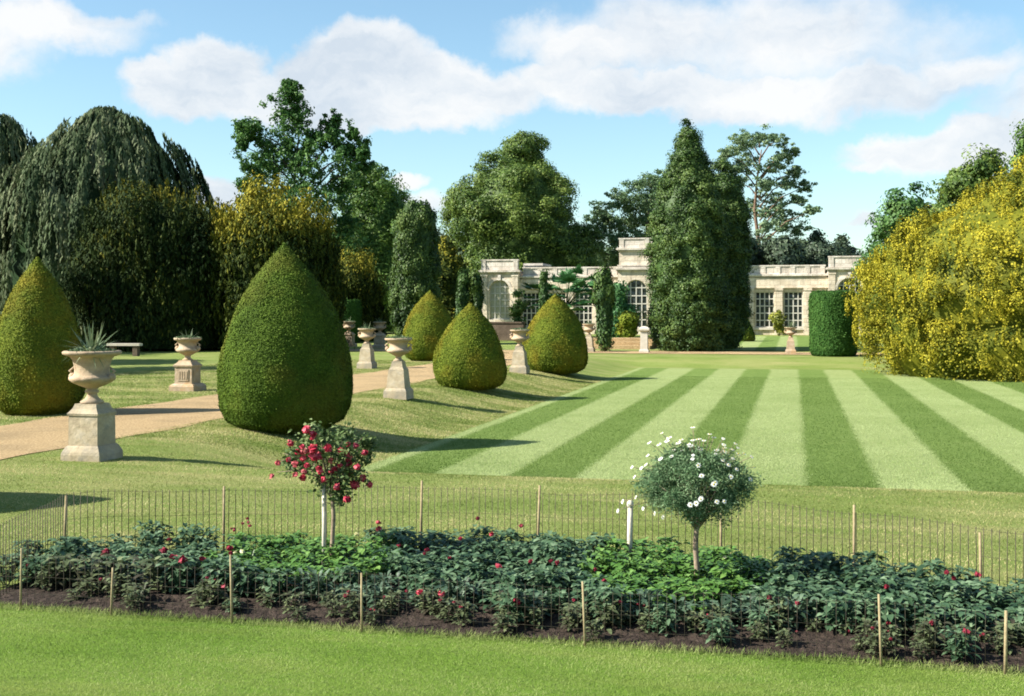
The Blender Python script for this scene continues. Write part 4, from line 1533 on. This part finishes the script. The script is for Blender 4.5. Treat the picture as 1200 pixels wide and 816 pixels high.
mb = MB()
st = [rp(388, 672), rp(389, 640, .01), rp(391, 605), rp(390, 585, -.01), rp(388, 565)]
mb.tube(st, [.021, .019, .018, .019, .015], 8)
pads = [(372, 520, 14), (392, 525, 16), (412, 528, 15), (425, 536, 10), (352, 540, 12), (370, 546, 15), (392, 550, 17), (414, 552, 14), (380, 565, 13), (400, 568, 14), (368, 507, 9), (345, 532, 8), (398, 580, 8), (428, 520, 7), (338, 545, 7), (400, 512, 9)]
L = Leaves()
for k, (px, py, r) in enumerate(pads):
    c = rp(px, py, rnd.uniform(-.22, .22))
    mb.tube([st[-2], tuple((st[-1] + c) / 2 + np.array([0, 0, .02])), tuple(c)], [.009, .006, .003], 5)
    rr = r / F * d
    n = 40
    C = c + R.normal(size=(n, 3)) * rr * .6
    P = np.repeat(C, 5, axis=0) + R.normal(size=(n * 5, 3)) * .022
    N = R.normal(size=(n * 5, 3)) * .7 + np.array([-.2, -.2, 1])
    L.leaf(P, N, .042, np.repeat(R.normal(.48, .2, n), 5) + R.normal(0, .1, n * 5), .62)
# wandering outer shoots
for px, py in ((326, 552), (332, 538), (437, 563), (366, 498), (436, 535), (334, 530), (426, 512)):
    c = rp(px, py, rnd.uniform(-.15, .15))
    mb.tube([st[-1], tuple((st[-1] * .4 + c * .6) + np.array([0, 0, .05])), tuple(c)], [.006, .004, .0025], 5)
    n = 26
    s_ = R.uniform(.45, 1, n)[:, None]
    P = st[-1] * (1 - s_) + c * s_ + R.normal(size=(n, 3)) * .02
    L.leaf(P, R.normal(size=(n, 3)) + np.array([0, 0, .6]), .04, R.normal(.45, .2, n), .62)
mb.build('trunk', M['bark_young'], rose)
L.build('crown', M['rose_leaf'], rose)
rose_spots = [(374, 522, 1.2), (374, 530, 1.1), (389, 522, 1.1), (392, 537, 1.05), (411, 533, 1.1), (410, 541, 1.0), (413, 554, 1.15), (418, 566, 1.2), (413, 580, 1.0), (350, 541, 1.0), (366, 500, 1.0), (372, 505, .85), (428, 558, .9),
              (333, 538, .8), (430, 528, .8), (420, 520, .7), (382, 560, .8), (404, 524, .8), (326, 553, .7), (436, 565, .7), (396, 548, .9), (362, 548, .8), (424, 542, .8), (378, 545, .75), (357, 528, .7), (400, 566, .8)]
rose_spots += [(rnd.uniform(345, 430), rnd.uniform(508, 575), rnd.uniform(.5, .85)) for _ in range(22)]
for k, (px, py, s_) in enumerate(rose_spots):
    pink = k in (3, 9, 13, 18, 21, 24) or (k > 25 and k % 3 == 0)
    part_obj('flower', (PINK if pink else RED)[k % 3], rose, rp(px, py, rnd.uniform(-.34, -.12)), (rnd.uniform(-.6, .9), rnd.uniform(-.5, .5), rnd.uniform(0, 6)), s_ * .98)
mb = MB()
x0 = at(379, d)
mb.tube([(0, 0, -.02), (.004, 0, .4), (0, 0, .80)], [.02, .019, .018], 7)
o = mb.build('stake', M['stake'], None, (x0, d + .02, .47))
tag(o, 'whitened wooden stake tied beside the rose stem', 'stake')

# daisy
d = 9.35
xd, zd = at(815, d), .47
dz = tag(empty('standard_daisy', (xd, d, zd)), 'ball headed white daisy tree on a single stem in the bed', 'daisy tree')


def dp(px, py, dy=0.0):
    return np.array([at(px, d) - xd, dy, zed(py, d) - zd])


mb = MB()
st = [dp(816, 702), dp(817, 668), dp(815, 640, .01), dp(816, 622), dp(818, 600)]
mb.tube(st, [.024, .022, .02, .021, .017], 8)
L = Leaves()
cc = dp(820, 572)
blobs = []
for k in range(150):
    v3 = unit(R.normal(size=(1, 3)))[0]
    r = R.uniform(.35, 1) ** .5
    rx = (.40 if v3[0] > 0 else .43)
    wv = 1 + .1 * math.sin(4 * math.atan2(v3[2], v3[0]) + 1) + .06 * math.sin(9 * math.atan2(v3[2], v3[0]))
    c = cc + v3 * r * wv * np.array([rx, .38, .30 if v3[2] > 0 else .24])
    blobs.append(c)
blobs = np.array(blobs)
clumps(L, blobs, np.tile([.085, .085, .07], (len(blobs), 1)), 150, .03, R.normal(.5, .16, len(blobs)), .5, .9, .3)
for c in blobs[:26]:
    mb.tube([st[3], tuple((st[4] + c) / 2), tuple(c)], [.009, .006, .002], 5)
dspots = [(751, 548, 1), (758, 546, .9), (772, 521, 1.1), (780, 516, 1.2), (785, 514, 1.2), (762, 520, 1), (794, 519, 1.2), (800, 517, 1.1), (808, 522, 1.1), (813, 502, 1), (818, 516, 1), (824, 516, 1), (833, 510, 1.1), (838, 514, 1.1),
          (847, 521, 1.1), (849, 529, 1.1), (866, 533, 1.2), (872, 532, 1), (878, 534, .9), (740, 547, .9), (745, 561, .9), (773, 537, 1.1), (811, 540, 1.1), (813, 550, 1.1), (826, 559, 1.2), (828, 557, 1), (847, 552, 1), (872, 557, 1.1),
          (800, 582, 1.1), (806, 580, 1.1), (811, 575, 1.1), (829, 578, 1), (838, 578, .9), (768, 603, .9), (775, 604, .9), (752, 594, .9), (731, 590, 1.1), (723, 597, .9), (746, 584, .9), (884, 548, .8), (860, 519, .9), (790, 528, 1), (835, 530, .8), (760, 535, 1),
          (856, 545, .9), (820, 526, .9), (845, 513, .9), (777, 509, .8)]
for _ in range(22):
    dspots.append((rnd.uniform(772, 872), 0, rnd.uniform(.7, 1.0)))
    q_ = (dspots[-1][0] - 822) / 66
    dspots[-1] = (dspots[-1][0], 524 + 22 * q_ * q_ + rnd.uniform(-10, 14), dspots[-1][2])
for k, (px, py, s_) in enumerate(dspots):
    p = dp(px, py)
    q_ = (p - cc) / np.array([.44, 1, .30])
    rr = q_[0] ** 2 + q_[2] ** 2
    p[1] = -.40 * math.sqrt(max(0, 1 - rr)) - .03 if rr < 1 else rnd.uniform(-.1, .1)
    if rr >= .8:
        mb.tube([tuple(cc + (p - cc) * .55), tuple(cc + (p - cc) * .85 + np.array([0, 0, .012])), tuple(p)], [.003, .0026, .0022], 3)
        nl_ = 16
        tq = R.uniform(.5, .93, nl_)[:, None]
        L.leaf(cc + (p - cc) * tq + R.normal(size=(nl_, 3)) * .016, R.normal(size=(nl_, 3)), .03, R.normal(.5, .15, nl_), .3)
    out = Vector(p - cc)
    out = (out.normalized() + Vector((-.1, -.45, .55))).normalized()
    fl = part_obj('flower', DAISY[k % 4], dz, p, out.to_track_quat('Z', 'Y').to_euler(), s_ * .55)
    part_obj('flower_centre', DISC, fl, (0, 0, .003))
mb.build('trunk', M['bark_young'], dz)
L.build('crown', M['daisy_leaf'], dz)
mb = MB()
d2 = 10.3
mb.tube([(0, 0, -.02), (0, 0, .3), (.004, 0, .545)], [.024, .023, .022], 7)
mb.lathe([(.026, .546), (.03, .56), (.028, .585), (.012, .6)], 10, .004, 0)
o = mb.build('stake', M['stake'], None, (at(738, d2), d2, .47))
tag(o, 'short white topped stake standing in the bed near the daisy tree', 'stake')


# ------------------------------------------------------------------ bedding plants
def bed_plant_mesh(kind, seed):
    r_ = random.Random(seed)
    L = Leaves()
    if kind == 'broad':
        spec = [(150, .068, .0175, (.0, 1.1), .27, .6)]
    elif kind == 'bright':
        spec = [(150, .057, .018, (.0, 1.0), .23, .5)]
    elif kind == 'grey':
        spec = [(100, .11, .013, (.3, 1.35), .24, .5)]
    else:
        spec = [(100, .06, .014, (.0, 1.2), .21, .5)]
    for n, ln, wd, tilt, hgt, droop in spec:
        for _ in range(n):
            a = r_.uniform(0, 2 * math.pi)
            el = r_.uniform(*tilt)
            l = ln * r_.uniform(.65, 1.2)
            d0 = np.array([math.cos(a) * math.cos(el), math.sin(a) * math.cos(el), math.sin(el)])
            side = np.array([-math.sin(a), math.cos(a), r_.uniform(-.3, .3)])
            base = np.array([math.cos(a + r_.uniform(-1, 1)), math.sin(a + r_.uniform(-1, 1)), 0]) * ((.095 if kind != 'bright' else .08) * r_.random() if kind != 'low' else .07 * r_.random())
            base[2] = hgt * r_.uniform(.12, 1.0)
            if kind == 'grey':
                base[2] *= .75
            vs = []
            K = 3
            for k in range(K + 1):
                t = k / K
                c = base + d0 * l * t + np.array([0, 0, -droop * l * t * t])
                w = wd * math.sin(math.pi * (.12 + .88 * t)) ** .8 if k < K else wd * .05
                vs += [c - side * w + np.array([0, 0, w * .35]), c, c + side * w + np.array([0, 0, w * .35])]
            q = []
            for k in range(K):
                b = 3 * k
                q += [(b, b + 1, b + 4, b + 3), (b + 1, b + 2, b + 5, b + 4)]
            L.solid(np.array(vs), np.array(q), min(1, max(0, r_.gauss(.48, .2))))
    # stems
    for _ in range(6 if kind != 'low' else 4):
        a = r_.uniform(0, 6.28)
        p0 = np.array([math.cos(a) * .02, math.sin(a) * .02, 0])
        p1 = np.array([math.cos(a) * .1, math.sin(a) * .1, .2])
        s_ = np.array([-math.sin(a), math.cos(a), 0]) * .004
        L.solid(np.array([p0 - s_, p0 + s_, p1 + s_, p1 - s_]), np.array([(0, 1, 2, 3)]), .2)
    mat = {'broad': M['dahlia'], 'bright': M['dahlia_green'], 'grey': M['dahlia_grey'], 'low': M['dark_low']}[kind]
    return L.build('foliage', mat, link=False)


MESH = {k: [bed_plant_mesh(k, 10 * i + j) for j in range(7)] for i, k in enumerate(('broad', 'bright', 'grey', 'low'))}
INFO = {
    'broad': ('dahlia_plant', 'dark green broad leaved bedding plant in the planted mass', 'bedding plant', 'dark broad leaved plants filling the bed'),
    'bright': ('bright_bedding_plant', 'bright green leafy bedding plant round the stem of a standard tree', 'bedding plant', 'bright green plants round the standard trees'),
    'grey': ('strap_leaf_plant', 'grey green strap leaved bedding plant near the front of the bed', 'bedding plant', 'grey strap leaved plants towards the front of the bed'),
    'low': ('low_bedding_plant', 'sparse low bronze plant on bare soil along the front edge of the bed', 'bedding plant', 'low plants along the front edge'),
    'broad_f': ('flowering_dahlia', 'dark leaved bedding plant carrying deep red flowers above the foliage', 'bedding plant', 'red flowered dark leaved plants'),
    'low_f': ('low_flowering_plant', 'low bronze plant with crimson flowers along the front edge of the bed', 'bedding plant', 'crimson flowered front edge plants'),
    'bright_f': ('bright_flowering_plant', 'bright green bedding plant with pale cream flowers round a standard tree', 'bedding plant', 'cream flowered bright green plants'),
}


def bed_plant(kind, u, v, flower=None, nf=0, sc=1.0, zf=.27):
    x, y = W(u, v)
    key = kind + ('_f' if flower else '')
    nm, lab, cat, grp = INFO[key]
    if flower:
        o = empty(nm, (x, y, .475), rnd.uniform(0, 6.28))
        o.scale = (sc, sc, sc * .78)
        part_obj('foliage', rnd.choice(MESH[kind]), o, (0, 0, 0))
        for _ in range(nf):
            part_obj('flower', rnd.choice(flower), o, (rnd.uniform(-.13, .13), rnd.uniform(-.13, .13), zf * rnd.uniform(.92, 1.22)), (rnd.uniform(-.5, .5), rnd.uniform(-.5, .5), rnd.uniform(0, 6)), rnd.uniform(.4, .68))
    else:
        o = bpy.data.objects.new(nm, rnd.choice(MESH[kind]))
        COL.objects.link(o)
        o.location = (x, y, .475)
        o.rotation_euler = (0, 0, rnd.uniform(0, 6.28))
        o.scale = (sc, sc, sc * rnd.uniform(.58, .88))
    tag(o, lab, cat, grp)


def proj(u, v, z=.7):
    x, y = W(u, v)
    return 600 + x / y * F, HZ + (CZ - z) / y * F


v = 8.52
row = 0
while v < 10.7:
    u = -6.3 + (.15 if row % 2 else 0)
    while u < 3.4:
        uu, v_ = u + rnd.uniform(-.06, .06), v + rnd.uniform(-.05, .05)
        px, py = proj(uu, v_)
        if v_ < bed_back(uu) - .17 and -40 < px < 1235 and True:
            e1 = ((px - 355) / 115) ** 2 + ((py - 642) / 24) ** 2
            e2 = ((px - 800) / 120) ** 2 + ((py - 660) / 30) ** 2
            back_left = px < 345 and v_ > bed_back(uu) - .45
            if px < 200 and py > 655:
                kind = 'low'
            elif min(e1, e2) < 1:
                kind = 'bright'
            elif row < 2 and 330 < px < 1000 and rnd.random() < .7:
                kind = 'grey'
            else:
                kind = 'broad'
            if kind == 'low':
                f = CRIM if rnd.random() < .4 else None
                bed_plant('low', uu, v_, f, rnd.randint(1, 3), 1.7, .2)
            elif back_left and rnd.random() < .6:
                bed_plant('broad', uu, v_, CRIM, rnd.randint(5, 9), 1.0, .36)
            elif kind == 'bright':
                bed_plant('bright', uu, v_, CREAM if rnd.random() < .14 else None, 1, rnd.uniform(1.1, 1.35), .24)
            else:
                red = kind in ('broad', 'grey') and (rnd.random() < .04 or (row < 3 and rnd.random() < .12) or (v_ > bed_back(uu) - .45 and rnd.random() < .2))
                bed_plant('broad' if red else kind, uu, v_, rnd.choice((RED, CRIM, CRIM, CRIM, CRIM, CRIM)) if red else None, rnd.randint(1, 3), rnd.uniform(1.05, 1.4), .33)
        u += .275
    v += .235
    row += 1
# sparse front strip
u = -5.75
while u < 1.9:
    for v in (8.06, 8.18, 8.3, 8.42):
        if rnd.random() < (.4 if v < 8.1 else .72):
            f = None
            q_ = rnd.random()
            if q_ < .26:
                f = CRIM
            elif q_ < .29:
                f = RED
            bed_plant(rnd.choice(('low', 'low', 'low', 'low', 'low', 'broad') if f is None else ('low',)), u + rnd.uniform(-.1, .1), v + rnd.uniform(-.06, .06), f, rnd.randint(1, 2), rnd.uniform(.6, 1.25) * (.8 if v < 8.1 else 1), .2)
    u += .22

# ------------------------------------------------------------------ low wire fence round the bed
fence = tag(empty('wire_fence', (0, 0, .45)), 'low green wire netting fence with wooden posts running round the flower bed', 'fence')
outline = [(-5.95 + .0 * k, V_FRONT - .06) for k in range(1)]
pts = [(3.5 - (3.5 + 5.95) * k / 60, V_FRONT - .05) for k in range(61)]
pts += [(-5.98 - .42 * k / 10, V_FRONT - .05 + 1.62 * k / 10) for k in range(1, 11)]
back = [(-6.4 + (3.6 + 6.4) * k / 70, 0) for k in range(1, 71)]
pts += [(u_, bed_back(u_) + .06 + (.0 if u_ > -6.2 else 0)) for u_, _ in back]
pts += [(3.62, 8.5), (3.56, V_FRONT - .05)]
acc, dist = [0.0], 0.0
for i in range(1, len(pts)):
    dist += math.hypot(pts[i][0] - pts[i - 1][0], pts[i][1] - pts[i - 1][1])
    acc.append(dist)
pu, pv = [p[0] for p in pts], [p[1] for p in pts]
net = MB()


def fpt(s_):
    u_, v_ = float(np.interp(s_, acc, pu)), float(np.interp(s_, acc, pv))
    x, y = W(u_, v_)
    front = v_ < 8.1
    sag = .015 * math.sin(s_ * 2.3) + .01 * math.sin(s_ * 5.1)
    hh = (.40 if front else .60) + sag
    if not front and u_ > .8:
        hh -= .07 * min(1, (u_ - .8) / 1.2)
    return x, y, hh


s_ = 0.0
while s_ < dist:
    x, y, h = fpt(s_)
    j = rnd.uniform(-.006, .006)
    net.tube([(x, y, 0), (x + j, y, h * .5), (x, y, h)], .0037 if h > .45 else .0013, 3)
    s_ += .060
for frac in (.04, .3, .6, .97):
    run = []
    k = 0.0
    while k <= dist:
        x, y, h = fpt(k)
        run.append((x, y, h * frac))
        k += .18
    net.tube(run, .0014, 3)
net.build('netting', M['wire'], fence)
posts = []
for px in (24, 130, 272, 424, 686, 1033, 1178):
    # front canes
    k = (px - 600) / F
    y_ = (V_FRONT - .08) / (CT + k * ST)
    posts.append((k * y_, y_, {24: .47, 130: .36, 272: .50, 424: .42, 686: .44, 1033: .46, 1178: .40}[px], .0085 if px != 1178 else .011))
for px, h in ((75, .58), (262, .62), (493, .66), (630, .64), (845, .6), (1001, .64), (1150, .52)):
    lo, hi = 9.0, 13.0
    for _ in range(40):
        mid = (lo + hi) / 2
        x = at(px, mid)
        u_, v_ = UV(x, mid)
        if v_ < bed_back(u_) + .06:
            lo = mid
        else:
            hi = mid
    posts.append((at(px, lo), lo, h, .012))
for x, y, h, r in posts:
    mb = MB()
    lx, ly = rnd.uniform(-.02, .02), rnd.uniform(-.01, .01)
    mb.tube([(0, 0, -.03), (lx * .5, ly * .5, h * .5), (lx, ly, h)], [r, r * 1.02, r * .9], 7)
    mb.build('post', M['cane'], fence, (x, y, 0))

# ------------------------------------------------------------------ sky, sun, camera
SUN_EL = math.radians(38)
SUN_AZ = math.radians(12)          # towards the viewer's side of due left
S = Vector((-math.cos(SUN_AZ) * math.cos(SUN_EL), -math.sin(SUN_AZ) * math.cos(SUN_EL), math.sin(SUN_EL)))
sun = bpy.data.objects.new('sun', bpy.data.lights.new('sun', 'SUN'))
COL.objects.link(sun)
sun.data.energy = 5.0
sun.data.angle = math.radians(.5)
sun.data.color = (1, .95, .84)
sun.rotation_euler = S.to_track_quat('Z', 'Y').to_euler()
sun.location = (-20, -5, 30)

world = bpy.data.worlds.new('World')
scene.world = world
world.use_nodes = True
nt = world.node_tree
nt.nodes.clear()
sky = nd(nt, 'ShaderNodeTexSky', sky_type='NISHITA')
sky.sun_disc = False
sky.sun_elevation = SUN_EL
sky.sun_rotation = math.atan2(S.x, S.y)
sky.air_density = 1.0
sky.dust_density = .6
sky.ozone_density = 2.0
tc = nd(nt, 'ShaderNodeTexCoord')
gen = tc.outputs['Generated']
# clouds live in the sky's own directions: azimuth and elevation in degrees
wn = nd(nt, 'ShaderNodeTexNoise')
wn.inputs['Scale'].default_value = 15
wn.inputs['Detail'].default_value = 8
wn.inputs['Roughness'].default_value = .6
lk(nt, gen, wn.inputs['Vector'])
vm = nd(nt, 'ShaderNodeVectorMath', operation='SUBTRACT')
lk(nt, wn.outputs['Color'], vm.inputs[0])
vm.inputs[1].default_value = (.5, .5, .5)
vs_ = nd(nt, 'ShaderNodeVectorMath', operation='SCALE')
lk(nt, vm.outputs[0], vs_.inputs[0])
vs_.inputs['Scale'].default_value = .06
va = nd(nt, 'ShaderNodeVectorMath', operation='ADD')
lk(nt, gen, va.inputs[0])
lk(nt, vs_.outputs[0], va.inputs[1])
sx = nd(nt, 'ShaderNodeSeparateXYZ')
lk(nt, va.outputs[0], sx.inputs[0])
az = math_n(nt, 'MULTIPLY', math_n(nt, 'ARCTAN2', sx.outputs[0], sx.outputs[1]), 180 / math.pi)
el = math_n(nt, 'MULTIPLY', math_n(nt, 'ARCSINE', sx.outputs[2]), 180 / math.pi)


def sky_deg(px, py):
    a = math.atan((px - 600) / F)
    return math.degrees(a), math.degrees(math.atan((HZ - py) / F * math.cos(a)))


PXD = math.degrees(1 / F)
blobs = [  # px, row, rx, ry, weight
    (40, 30, 130, 36, .8), (-80, 40, 150, 60, .9), (110, 22, 70, 20, .6), (252, 76, 78, 48, 1.25), (185, 92, 52, 30, 1.0), (215, 118, 75, 34, 1.0), (432, 76, 92, 52, 1.3), (370, 92, 60, 44, 1.1), (330, 112, 150, 40, 1.15),
    (520, 98, 92, 40, 1.1), (575, 108, 80, 34, 1.0), (410, 140, 130, 24, .9), (480, 130, 150, 30, .9),
    (690, 58, 78, 40, 1.0), (655, 90, 70, 30, .9), (780, 40, 190, 62, .72), (930, 42, 220, 74, .68), (1070, 60, 150, 60, .5), (640, 40, 70, 30, .6), (760, 104, 150, 32, 1.0), (880, 112, 150, 32, .95), (1010, 105, 190, 38, .8), (1130, 85, 110, 36, .75), (1090, 180, 118, 32, 1.0),
    (1040, 176, 60, 26, .9), (1170, 160, 80, 28, .9), (1020, 196, 50, 14, .7), (262, 220, 40, 26, 1.0), (480, 212, 34, 12, .8), (500, 240, 50, 20, .6), (1015, 264, 36, 12, .6), (1320, 120, 160, 70, .9), (-260, 150, 200, 70, .9), (1500, 200, 200, 60, .9)]
tot = None
for px, py, rx, ry, w in blobs:
    a0, e0 = sky_deg(px, py)
    dx = math_n(nt, 'DIVIDE', math_n(nt, 'SUBTRACT', az, a0), rx * PXD)
    dy = math_n(nt, 'DIVIDE', math_n(nt, 'SUBTRACT', el, e0), ry * PXD)
    q_ = math_n(nt, 'ADD', math_n(nt, 'MULTIPLY', dx, dx), math_n(nt, 'MULTIPLY', dy, dy))
    b_ = math_n(nt, 'MULTIPLY', math_n(nt, 'SUBTRACT', 1.0, q_, True), w)
    tot = b_ if tot is None else math_n(nt, 'MAXIMUM', tot, b_)
# other clouds all round the sky, away from the ones shaped above
fb = noise(nt, gen, 5, 8, .6)
st_ = nd(nt, 'ShaderNodeMapping')
st_.inputs['Scale'].default_value = (1, 1, 2.6)
lk(nt, gen, st_.inputs['Vector'])
gn = noise(nt, st_.outputs[0], 2.4, 7, .58)
sg = nd(nt, 'ShaderNodeSeparateXYZ')
lk(nt, gen, sg.inputs[0])
away = nd(nt, 'ShaderNodeMapRange')
away.inputs['From Min'].default_value = .86
away.inputs['From Max'].default_value = .70
lk(nt, sg.outputs[1], away.inputs['Value'])
oth = math_n(nt, 'MULTIPLY', math_n(nt, 'MULTIPLY', math_n(nt, 'SUBTRACT', gn, .55, True), 4.0), away.outputs[0])
fine = noise(nt, gen, 22, 8, .62)
dens = math_n(nt, 'ADD', math_n(nt, 'MAXIMUM', tot, oth), math_n(nt, 'MULTIPLY', math_n(nt, 'SUBTRACT', fine, .5), .55))
dens = math_n(nt, 'ADD', dens, math_n(nt, 'MULTIPLY', math_n(nt, 'SUBTRACT', fb, .5), .3))
cm = nd(nt, 'ShaderNodeMapRange', interpolation_type='SMOOTHSTEP')
cm.inputs['From Min'].default_value = .05
cm.inputs['From Max'].default_value = .70
lk(nt, dens, cm.inputs['Value'])
sm = nd(nt, 'ShaderNodeMapping')
sm.inputs['Scale'].default_value = (1, 1, 2.4)
lk(nt, va.outputs[0], sm.inputs['Vector'])
shade = noise(nt, sm.outputs[0], 7, 6, .6)
cr_ = ramp(nt, [(.36, (.66, .74, .83)), (.48, (.83, .875, .92)), (.6, (.97, .975, .975))])
lk(nt, shade, cr_.inputs[0])
SKY_S = .08
bg1 = nd(nt, 'ShaderNodeBackground')
tint = mix_c(nt, 1.0, sky.outputs[0], (.95, 1.06, 1.0), 'MULTIPLY')
lk(nt, tint, bg1.inputs[0])
bg1.inputs[1].default_value = SKY_S
bg2 = nd(nt, 'ShaderNodeBackground')
lk(nt, cr_.outputs[0], bg2.inputs[0])
bg2.inputs[1].default_value = .42
mx = nd(nt, 'ShaderNodeMixShader')
lk(nt, math_n(nt, 'MULTIPLY', cm.outputs[0], .95), mx.inputs[0])
lk(nt, bg1.outputs[0], mx.inputs[1])
lk(nt, bg2.outputs[0], mx.inputs[2])
wo = nd(nt, 'ShaderNodeOutputWorld')
lk(nt, mx.outputs[0], wo.inputs[0])

cam = bpy.data.objects.new('camera', bpy.data.cameras.new('camera'))
COL.objects.link(cam)
cam.location = (0, 0, CZ)
cam.rotation_euler = (math.radians(90), 0, 0)
cam.data.sensor_width = 36
cam.data.lens = 36 * F / 1200
cam.data.shift_y = -(408 - HZ) / 1200
cam.data.clip_end = 6000
cam.data.clip_start = .1
scene.camera = cam

vsx = scene.view_settings
scene.display_settings.display_device = 'sRGB'
vsx.view_transform = 'Standard'
vsx.look = 'None'
vsx.exposure = 1.3
vsx.gamma = 1
vsx.use_curve_mapping = False
scene.render.engine = 'CYCLES'
scene.cycles.max_bounces = 6
scene.cycles.diffuse_bounces = 3
scene.cycles.glossy_bounces = 2
scene.cycles.transmission_bounces = 3
scene.cycles.use_denoising = True
scene.cycles.filter_width = 1.8
